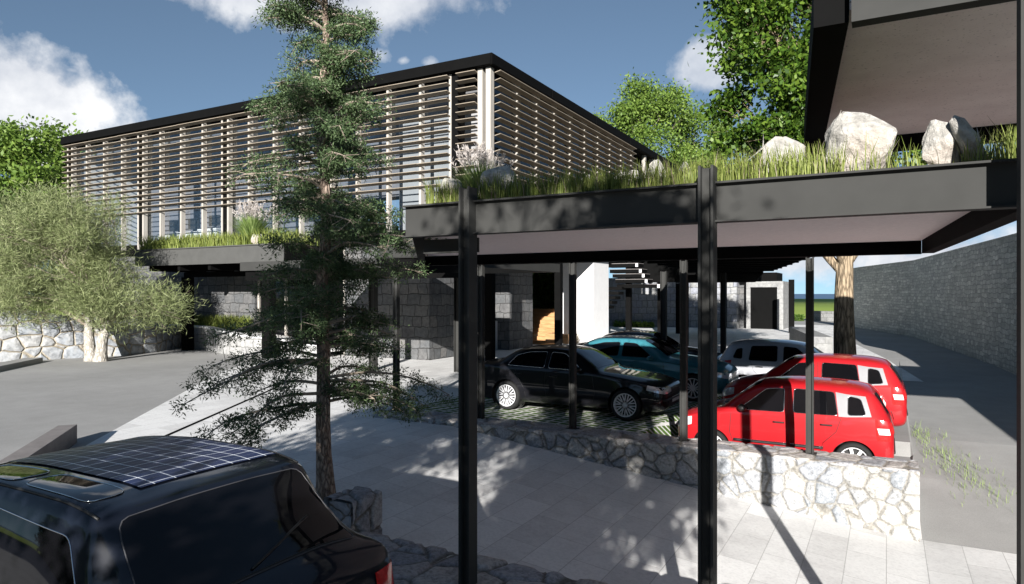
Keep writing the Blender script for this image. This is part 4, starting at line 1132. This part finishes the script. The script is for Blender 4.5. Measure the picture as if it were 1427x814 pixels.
    pth=surf_path(bvh,[(-W*.40,spec['bump'][1]),(W*.40,spec['bump'][1])],'x',1,.004,.06); mb=MB(); mb.tube(pth,.02,6); put('bumper_trim',mb.bm,M['plastic'])
    return root,bvh,put
#      x    zb   wm   bw   bz   cw   cz   tz
SEDAN=[(0,.30,.60,.55,.60,.36,.655,.67),(.05,.24,.70,.65,.655,.44,.705,.72),(.2,.20,.79,.74,.715,.52,.765,.785),(.55,.19,.845,.80,.785,.58,.845,.865),(1.0,.19,.87,.825,.845,.64,.905,.93),(1.36,.19,.87,.825,.885,.68,.945,.975),
 (1.62,.19,.87,.825,.90,.655,1.10,1.135),(2.08,.19,.87,.825,.915,.57,1.305,1.375),(2.6,.19,.87,.825,.93,.56,1.335,1.415),(3.05,.19,.87,.825,.94,.56,1.315,1.395),(3.45,.19,.87,.825,.95,.565,1.215,1.30),(3.92,.19,.865,.82,.955,.64,1.01,1.055),(4.15,.2,.85,.80,.955,.66,1.0,1.03),(4.34,.22,.80,.75,.93,.62,.975,1.0),(4.43,.26,.74,.69,.87,.55,.91,.93),(4.47,.33,.64,.60,.78,.48,.81,.82)]
sed=dict(st=SEDAN,r=.318,wx=(.78,3.50),rim='mesh',
 side=[[(1.72,.955),(2.50,.965),(2.50,1.295),(2.18,1.275)],[(2.60,.965),(3.50,.985),(3.33,1.20),(3.02,1.275),(2.60,1.295)]],
 seams=[[(1.50,.90),(1.42,.5),(1.5,.26)],[(2.55,1.30),(2.56,.6),(2.5,.26)],[(3.30,.93),(3.2,.72),(3.05,.5),(3.0,.27)],[(.1,.72),(.6,.80),(1.1,.86),(1.45,.90)]],
 handles=[(2.36,.80),(3.2,.82)],mirror=(1.78,.92),
 head=[(.30,.58),(.66,.56),(.68,.68),(.34,.66)],headside=[(.03,.56),(.36,.64),(.34,.73),(.06,.69)],
 tail=[(.42,.66),(.74,.68),(.72,.84),(.44,.84)],tailside=[(4.22,.70),(4.43,.70),(4.42,.84),(4.20,.86)],
 front=[(1.44,-.62),(1.44,.62),(2.04,.50),(2.04,-.50)],rear=([(3.40,-.47),(3.40,.47),(3.90,.56),(3.90,-.56)],'z'),
 grille=[(-.26,.52),(.26,.52),(.24,.64),(-.24,.64)],lower=[(-.5,.30),(.5,.30),(.46,.40),(-.46,.40)],pz=.58,bump=(.44,.50),trim='chrome')
HATCH=[(0,.30,.58,.54,.62,.36,.69,.705),(.04,.24,.66,.62,.69,.44,.755,.775),(.15,.21,.73,.69,.77,.5,.84,.86),(.45,.20,.775,.735,.86,.56,.935,.96),(.80,.20,.79,.75,.925,.62,1.0,1.03),
 (1.02,.20,.79,.75,.945,.635,1.15,1.19),(1.50,.20,.79,.75,.955,.575,1.405,1.49),(2.1,.20,.79,.75,.965,.57,1.455,1.545),(2.75,.20,.79,.75,.975,.565,1.44,1.53),(3.18,.20,.785,.745,.985,.56,1.38,1.465),(3.34,.21,.78,.74,.985,.57,1.22,1.29),(3.44,.23,.765,.725,.97,.60,1.06,1.10),(3.50,.26,.74,.70,.90,.60,.96,.985),(3.54,.32,.68,.64,.80,.54,.84,.85)]
hat=dict(st=HATCH,r=.295,wx=(.66,2.96),rim='steel',clear=False,
 side=[[(1.13,1.0),(1.88,1.005),(1.88,1.40),(1.58,1.375)],[(2.03,1.01),(2.72,1.015),(2.66,1.385),(2.03,1.405)],[(2.87,1.03),(3.14,1.05),(3.06,1.30),(2.87,1.335)]],
 pillars=[[(2.735,1.0),(2.85,1.0),(2.85,1.36),(2.68,1.385)],[(2.85,1.0),(3.22,1.03),(3.13,1.34),(2.85,1.36)]],pillarmat='greytrim',
 seams=[[(1.0,.93),(.98,.6),(1.08,.28)],[(1.95,1.41),(1.97,.7),(1.95,.27)],[(2.78,1.0),(2.7,.75),(2.5,.55),(2.42,.28)]],
 handles=[(1.80,.83),(2.55,.85)],mirror=(1.2,.98),mirrorpaint=False,mould=[((1.05,.46),(1.93,.46)),((1.99,.46),(2.50,.46))],
 head=[(.34,.60),(.60,.58),(.62,.76),(.40,.74)],headside=[(.02,.56),(.30,.66),(.30,.80),(.05,.75)],
 tail=[(.52,.78),(.72,.78),(.70,.95),(.54,.95)],tailside=[(3.30,.66),(3.50,.66),(3.44,.98),(3.27,1.0)],tailmid=[(3.33,.76),(3.49,.76),(3.47,.86),(3.30,.86)],
 front=[(.88,-.58),(.88,.58),(1.47,.50),(1.47,-.50)],rear=([(-.50,1.06),(.50,1.06),(.46,1.38),(-.46,1.38)],'x'),
 grille=[(-.3,.50),(.3,.50),(.3,.60),(-.3,.60)],lower=[(-.45,.30),(.45,.30),(.42,.40),(-.42,.40)],pz=.62,bump=(.42,.46),trim='chrome',blackhandle=True)
LIFT=[(0,.30,.62,.57,.60,.4,.66,.675),(.05,.24,.72,.67,.67,.48,.725,.74),(.2,.21,.79,.745,.74,.54,.80,.82),(.6,.20,.84,.80,.83,.60,.90,.92),(1.05,.2,.85,.81,.89,.65,.96,.985),(1.3,.2,.85,.81,.905,.66,1.05,1.085),(1.75,.2,.85,.81,.92,.66,1.39,1.43),(2.4,.2,.85,.81,.93,.665,1.44,1.475),(2.95,.2,.85,.81,.94,.66,1.435,1.475),(3.30,.2,.845,.805,.95,.645,1.395,1.44),(3.48,.2,.84,.80,.955,.62,1.235,1.30),(3.72,.21,.835,.795,.955,.64,1.02,1.07),(3.86,.23,.82,.78,.94,.68,.965,1.0),(3.97,.27,.78,.74,.86,.62,.90,.915),(4.02,.34,.70,.66,.76,.55,.79,.80)]
lift=dict(st=LIFT,r=.31,wx=(.80,3.28),rim='five',step=.03,
 side=[[(1.40,.955),(2.28,.965),(2.28,1.375),(1.86,1.345)],[(2.38,.965),(3.44,.985),(3.18,1.325),(2.38,1.375)]],
 seams=[[(1.3,.92),(1.25,.5),(1.35,.26)],[(2.33,1.33),(2.34,.6),(2.3,.26)],[(3.2,.95),(3.1,.7),(2.9,.5),(2.85,.27)]],
 handles=[(2.16,.80),(3.05,.83)],mirror=(1.52,.93),
 head=[(.36,.56),(.66,.55),(.68,.68),(.4,.66)],headside=[(.03,.54),(.34,.63),(.32,.72),(.06,.67)],
 tail=[(.52,.62),(.76,.62),(.74,.86),(.56,.86)],tailside=[(3.84,.60),(4.0,.60),(3.96,.86),(3.78,.92)],tailmid=[(3.86,.68),(3.985,.68),(3.98,.74),(3.84,.74)],
 front=[(1.12,-.62),(1.12,.62),(1.80,.53),(1.80,-.53)],rear=([(3.36,-.58),(3.36,.58),(3.77,.66),(3.77,-.66)],'z'),
 grille=[(-.4,.50),(.4,.50),(.4,.60),(-.4,.60)],lower=[(-.45,.30),(.45,.30),(.42,.40),(-.42,.40)],pz=.5,bump=(.42,.46),trim='chrome',trimr=.0035)
sed2=dict(sed); sed2['st']=[(s[0]*1.02,s[1],s[2]*1.01,s[3]*1.01,s[4]+.02,s[5]*1.01,s[6]+.045,s[7]+.05) for s in SEDAN]; sed2['rim']='multi'; sed2['trim']='plastic'
for kk in ('side',): sed2[kk]=[[(x*1.02,z+.03) for x,z in p] for p in sed[kk]]
sil=dict(hat); sil['rim']='five'; sil['pillars']=[]; sil['trim']='plastic'; sil.pop('mould'); sil['st']=[(s[0]*1.04,)+s[1:] for s in HATCH]
sil['side']=[[(x*1.04,z) for x,z in p] for p in hat['side'][:2]]+[[(3.0,1.04),(3.24,1.06),(3.15,1.29),(3.0,1.33)]]
build_car('sedan_car','black saloon with silver mesh wheels nearest the turf edge',sed,M['p_black'],(-6.03,13.87,0),PI)
build_car('sedan_car','teal blue saloon parked behind the black one',sed2,M['p_teal'],(-5.5,16.98,0),PI)
build_car('sedan_car','dark blue-black saloon behind the teal car',sed,M['p_navy'],(-6.4,20.4,0),PI)
build_car('hatchback_car','bright red hatchback right behind the pale rubble wall',hat,M['p_red'],(-1.66,13.3,-.50),0)
build_car('hatchback_car','second red hatchback, half hidden behind the first',hat,M['p_red'],(-1.42,16.0,-.28),0)
build_car('hatchback_car','silver hatchback parked behind the red pair',sil,M['p_silver'],(-2.25,19.8,-.25),PI)
fg,bvh,put=build_car('hatchback_car','black hatchback with a solar panel roof, closest to the viewer',lift,M['p_navy'],(-4.60,2.54,.06),0,'cars in the drive')
put('solar_panel',decal(bvh,[(1.80,-.33),(3.16,-.33),(3.16,.58),(1.80,.58)],'z',1,.008),M['solar'])
for pl in ([(1.90,-.60),(2.46,-.60),(2.46,-.39),(1.90,-.39)],[(2.54,-.60),(3.16,-.60),(3.16,-.39),(2.54,-.39)]):
    put('roof_window',decal(bvh,rounded(pl,.08),'z',1,.004),M['carglass'])
    rp=rounded(pl,.08); mb=MB(); mb.tube(surf_path(bvh,rp+[rp[0]],'z',1,.005,.06),.003,4,False); put('window_trim',mb.bm,M['chrome'])
pth=surf_path(bvh,[(3.74,-.1),(3.60,.42)],'z',1,.012,.05); mb=MB(); mb.tube(pth,.008,5); put('rear_wiper',mb.bm,M['plastic'])
rp=rounded(lift['rear'][0],.06); mb=MB(); mb.tube(surf_path(bvh,rp+[rp[0]],'z',1,.004,.05),.004,5,False); put('window_trim',mb.bm,M['seal'])
pth=surf_path(bvh,[(3.76,-.62),(3.76,.62)],'z',1,.003,.05); mb=MB(); mb.tube(pth,.007,5); put('hatch_seam',mb.bm,M['plastic'])
for s in (-1,1):
    mb=MB(); mb.tube(surf_path(bvh,[(1.85,s*.64),(3.3,s*.63)],'z',1,.004,.06),.008,5); put('roof_rail',mb.bm,M['plastic'])

# ------------------------------------------------------------------ trees
# slender conifer in the foreground, whorls of drooping sprays
def conifer():
    base=Vector((-5.86,6.02,.0)); root=empty('conifer_tree','slender dark conifer with flaky brown trunk at the front','tree',base)
    Ht=7.6; tk=MB(); pts=[Vector((.03*math.sin(i*.9),.03*math.cos(i*1.3),-.1+i*(Ht+.1)/20)) for i in range(21)]
    tk.tube(pts,[.165 if i==0 else .110 if i==1 else .092*(1-.042*i)+.004 for i in range(21)],14); tk.build('trunk',M['bark_brown'],root,True)
    br=MB(); C=[];A=[]
    RW=Vector((CA,SA,0)); DP=Vector((-SA,CA,0))
    z=1.25
    while z<Ht-.1:
        f=(z-1.1)/(Ht-1.1)
        rad=(1.45 if z<2.0 else 1.12 if z<3.4 else .86)*(1-.55*max(0,f-.45)/.55)
        for q in range(random.choice((4,5))):
            a=random.uniform(0,2*PI); L=rad*random.uniform(.45,1.12)
            d=Vector((math.cos(a),math.sin(a),0)); st=Vector((0,0,z+random.uniform(-.08,.08)))
            tip=st+d*L+Vector((0,0,(-.14 if z<2.5 else .04)*L+random.uniform(-.1,.12)))
            path=limb(st,tip,.10,9,.08); br.tube(path,[.019*(1-.85*j/9)+.003 for j in range(10)],5,False)
            for j in range(3,10):
                p=path[j]
                for w in range(3):
                    sd=Vector((random.gauss(0,1),random.gauss(0,1),random.gauss(-.25,.5))).normalized()*random.uniform(.06,.22)
                    e=p+sd; br.tube([p,e],[.004,.002],4,False)
                    if random.random()<.22: continue
                    m=int(random.uniform(40,84)); P=np.array(p)+np.array(sd)[None,:]*(.55+.45*RNG.random((m,1)))+RNG.normal(size=(m,3))*np.array([.048,.048,.034])
                    C.append(P); aa=P-np.array(p)-np.array(sd)*.3; A.append(aa/(np.linalg.norm(aa,axis=1,keepdims=True)+1e-6))
        z+=random.uniform(.13,.20)
    C=np.concatenate(C);A=np.concatenate(A)
    br.build('branches',M['twig'],root,True)
    leaves('crown',C,.043,.0125,M['leaf_conifer'],root,A,.45)
    return root
conifer()
# olive-like spreading tree at the left
b0=atz(132,503,0)
clump_tree('olive_tree','spreading pale olive tree with twin whitish trunk at left','tree',(b0.x,b0.y,0),(b0.x-.2,b0.y+.1,2.3),.32,
  [(Vector((b0.x-1.5,b0.y-.9,3.9)),(2.8,2.3,2.2)),(Vector((b0.x+.8,b0.y+.5,2.5)),(1.7,1.5,1.3)),(Vector((b0.x-3.4,b0.y-1.9,2.9)),(1.6,1.6,1.6)),(Vector((b0.x-.8,b0.y-.2,5.1)),(1.7,1.6,1.2)),(Vector((b0.x+2.1,b0.y+1.1,2.1)),(1.1,.9,.8)),(Vector((b0.x-.3,b0.y-.3,2.7)),(1.6,1.3,1.2))],
  215,430,(.25,.018),(M['leaf_olive'],M['bark_pale'],M['twig']),.62,None,.45,2,.35,3,.55,.12,.35)
GT='trees beyond the louvred building'
def back_tree(px,pytop,depth,wpx,label,leafm,n=95,lp=330,lf=(.30,.17),hb=.45,mats=('bark_pale','twig'),cr=1.2):
    c=at(px,HY,depth); zt=CAMZ+(HY-pytop)/F*depth; w=wpx/F*depth/2
    zc=zt*(1-(1-hb)/2); rz=zt*(1-hb)/2
    clump_tree('leafy_tree',label,'tree',(c.x,c.y,-.2),(c.x,c.y,zt*.62),.28,
      [(Vector((c.x,c.y,zc)),(w,w*.8,rz*.95)),(Vector((c.x+w*.35,c.y,zc-rz*.45)),(w*.8,w*.6,rz*.6)),(Vector((c.x-w*.4,c.y,zc-rz*.35)),(w*.7,w*.6,rz*.55))],
      n,lp,lf,(M[leafm],M[mats[0]],M[mats[1]]),cr,GT,.1,1,.45,2,.3,.08)
back_tree(30,168,48,190,'mid green tree rising behind the left end of the facade','leaf_green',110,330,(.34,.19),.35)
back_tree(-80,215,42,140,'mid green tree cut by the left edge of the photo','leaf_mid',50,300,(.34,.19),.35)
back_tree(905,112,58,205,'bright lime green tree behind the side facade','leaf_green',190,520,(.26,.14),.3,cr=1.3)
back_tree(1010,150,62,120,'lime green tree showing between facade tree and broadleaf tree','leaf_green',60,330,(.38,.20),.3,cr=1.3)
for px,pt,dp,lb in ((440,265,56,'green tree glimpsed through the upstairs windows behind the conifer'),(520,270,58,'green tree glimpsed through the upstairs windows right of the conifer'),(330,285,60,'green tree glimpsed through the far upstairs windows')):
    back_tree(px,pt,dp,110,lb,'leaf_green',45,260,(.40,.24),.3,cr=1.3)
# broadleaf tree whose trunk stands behind the red cars
tb=Vector((-.98,20.8,-.25))
cb=at(1085,100,19.5)
clump_tree('broadleaf_tree','tall broadleaf tree with tan ridged trunk behind the red cars','tree',tb,(tb.x,tb.y,5.4),.33,
  [(Vector((cb.x+.3,cb.y+.2,8.6)),(2.1,2.0,3.6)),(Vector((cb.x+1.6,cb.y+.6,6.5)),(2.2,2.0,2.2)),(Vector((cb.x-.2,cb.y,12.)),(1.7,1.6,2.2)),(Vector((cb.x+2.6,cb.y+.8,9.5)),(2.2,2.0,3.0))],
  220,320,(.17,.10),(M['leaf_broad'],M['bark_tan'],M['bark_tan']),.62,None,.15,1,.35,2,.62,.05,wob=.008)
bt=[o for o in bpy.data.objects if o.name.startswith('broadleaf_tree')][0]; mb=MB()
for dx,dy,z0,z1 in ((-1.5,.2,3.3,4.9),(-.8,-.6,3.5,5.6),(1.1,.3,3.6,5.2),(.7,.6,3.8,5.8),(-1.2,.8,3.9,6.0)):
    p=limb((0,0,z0),(dx,dy,z1),.06,8,.03); mb.tube(p,[.15*(1-.75*j/8) for j in range(9)],9)
mb.build('limbs',M['bark_tan'],bt,True)
# trees across the road behind the viewpoint, whose crowns shade the drive
def shade_tree(x,y,label,seed,blobs,n=70,lp=240):
    clump_tree('street_tree',label,'tree',(x,y,0),(x+.1,y,4.6),.22,[(Vector((x+a,y+b,c)),r) for a,b,c,r in blobs],n,lp,(.13,.065),(M['leaf_mid'],M['bark_brown'],M['twig']),.42,'street trees shading the entrance',.1,1,.15,3,.4,.08)
shade_tree(-2.8,-4.6,'street tree at the kerb, left of the viewpoint',1,[(0,0,5.3,(2.1,1.3,2.7)),(-.3,.2,3.2,(2.0,1.1,1.0))],94,330)
shade_tree(1.25,-4.9,'street tree at the kerb, right of the viewpoint',2,[(0,0,5.0,(2.1,1.2,2.7)),(-.4,0,3.1,(1.8,1.0,1.1))],106,330)
# woodland leaf band added out of view, behind and beside, to cut sky light
n=42000; x=RNG.uniform(-75,75,n); top=7.5+2.2*np.sin(x*.31)+1.4*np.sin(x*.83+1)
z=top*RNG.random(n)**.7; y=-44-RNG.random(n)*5+np.sin(x*.6)*1.5
seg=[np.stack([x,y,z],1)]
n2=26000; x=RNG.uniform(-75,-19,n2); top=14+2.5*np.sin(x*.4); seg.append(np.stack([x,-24-RNG.random(n2)*6+.25*x,top*RNG.random(n2)**.7],1))
y=RNG.uniform(-2,60,n2); top=15+2.5*np.sin(y*.37); seg.append(np.stack([19+RNG.random(n2)*7+np.maximum(0,12-y)*.5,y,top*RNG.random(n2)**.7],1))
tag(leaves('sky_blocker',np.concatenate(seg),1.1,.6,M['leaf_mid'],None),None,None,None,'stuff')

# weeds along the right road edge
P=[]
for _ in range(620):
    t=random.random(); k=random.gauss(0,.20)
    x=.32+t*1.15+k; y=17.0-t*4.2+k*.6+random.gauss(0,.25); P.append((x,y,H(x,y)-.012))
P=np.array(P); P=P[P[:,0]>.46]
tag(blades('roadside_weeds',P,.10,.007,M['fountain'],.6),None,None,None,'stuff')

# ------------------------------------------------------------------ light, sky, camera
su=bpy.data.lights.new('sun','SUN'); su.energy=5.0; su.angle=R(.4); su.color=(1,.965,.92)
so=bpy.data.objects.new('sun',su); COL.objects.link(so); so.rotation_euler=LIGHT.to_track_quat('-Z','Y').to_euler()
W=bpy.data.worlds.new('World'); SC.world=W; W.use_nodes=True; nt=W.node_tree; t=NT(nt); nt.nodes.clear()
out=t.n('ShaderNodeOutputWorld'); bg=t.n('ShaderNodeBackground'); bg.inputs[1].default_value=.05
sky=t.n('ShaderNodeTexSky'); sky.sky_type='NISHITA'; sky.sun_disc=False; sky.sun_elevation=SUN_EL; sky.sun_rotation=PI-SUN_AZ
sky.altitude=200; sky.air_density=.8; sky.dust_density=.0; sky.ozone_density=1.6
dirv=t.n('ShaderNodeTexCoord').outputs['Generated']
lift_=t.n('ShaderNodeVectorMath',operation='ADD'); t.l(dirv,lift_.inputs[0]); lift_.inputs[1].default_value=(0,0,.10)
nrm_=t.n('ShaderNodeVectorMath',operation='NORMALIZE'); t.l(lift_.outputs[0],nrm_.inputs[0]); t.l(nrm_.outputs[0],sky.inputs['Vector'])
CL=[(10,140,105,72,1.0),(440,-30,270,60,.8),(985,92,48,40,.75),(1130,348,120,40,.9),(1380,368,170,45,1.0),(640,470,900,60,.0),(100,98,10,5,.6),(137,120,16,11,.6),(130,170,18,14,.6),(528,76,16,10,.5),(562,84,9,6,.5),(600,88,14,8,.5)]
nz=t.n('ShaderNodeTexNoise'); nz.inputs['Scale'].default_value=9; nz.inputs['Detail'].default_value=9; nz.inputs['Roughness'].default_value=.58; t.l(dirv,nz.inputs['Vector'])
nz2=t.n('ShaderNodeTexNoise'); nz2.inputs['Scale'].default_value=34; nz2.inputs['Detail'].default_value=6; nz2.inputs['Roughness'].default_value=.6; t.l(dirv,nz2.inputs['Vector'])
acc=None
for (px,py,rx,ry,amt) in CL:
    if amt==0: continue
    c=direction(px,py); r_=Vector((c.y,-c.x,0)).normalized(); u_=r_.cross(c).normalized()
    dR=t.n('ShaderNodeVectorMath',operation='DOT_PRODUCT'); t.l(dirv,dR.inputs[0]); dR.inputs[1].default_value=r_*(F*1.0/rx)*.95
    dU=t.n('ShaderNodeVectorMath',operation='DOT_PRODUCT'); t.l(dirv,dU.inputs[0]); dU.inputs[1].default_value=u_*(F/ry)*.95
    dC=t.n('ShaderNodeVectorMath',operation='DOT_PRODUCT'); t.l(dirv,dC.inputs[0]); dC.inputs[1].default_value=c
    q=t.math('SQRT',t.math('ADD',t.math('MULTIPLY',dR.outputs['Value'],dR.outputs['Value']),t.math('MULTIPLY',dU.outputs['Value'],dU.outputs['Value'])))
    small = rx<30
    nzz=nz2.outputs['Fac'] if small else t.math('ADD',t.math('MULTIPLY',nz.outputs['Fac'],.8),t.math('MULTIPLY',nz2.outputs['Fac'],.2))
    dens=t.math('ADD',t.math('SUBTRACT',1.0,q),t.math('MULTIPLY',t.math('SUBTRACT',nzz,.5),2.2))
    m_=t.math('MULTIPLY',t.math('MULTIPLY',dens,2.6 if not small else 1.2,True),t.math('GREATER_THAN',dC.outputs['Value'],.1))
    m_=t.math('MULTIPLY',m_,amt)
    acc=m_ if acc is None else t.math('MAXIMUM',acc,m_)
acc=t.math('MINIMUM',acc,1.0)
shade=t.ramp(nz.outputs['Fac'],[(.35,(5.2,5.6,6.4)),(.62,(9.2,9.3,9.5))])
hs=t.n('ShaderNodeHueSaturation'); hs.inputs['Saturation'].default_value=.84; t.l(t.mix(1.0,sky.outputs[0],(.80,1.0,1.03),'MULTIPLY'),hs.inputs['Color'])
t.l(t.mix(acc,hs.outputs[0],shade),bg.inputs[0]); t.l(bg.outputs[0],out.inputs[0])

cd=bpy.data.cameras.new('camera'); cd.sensor_width=36; cd.lens=F/1427*36; cd.shift_y=2/1427; cd.clip_start=.05; cd.clip_end=20000
co=bpy.data.objects.new('camera',cd); COL.objects.link(co); co.location=(0,0,CAMZ); co.rotation_euler=(R(90),0,YAW)
SC.camera=co
vs=SC.view_settings; vs.view_transform='Standard'; vs.look='None'; vs.gamma=1; vs.use_curve_mapping=False; vs.exposure=1.15
SC.cycles.max_bounces=8; SC.cycles.transparent_max_bounces=16
try: SC.cycles.use_denoising=True
except Exception: pass
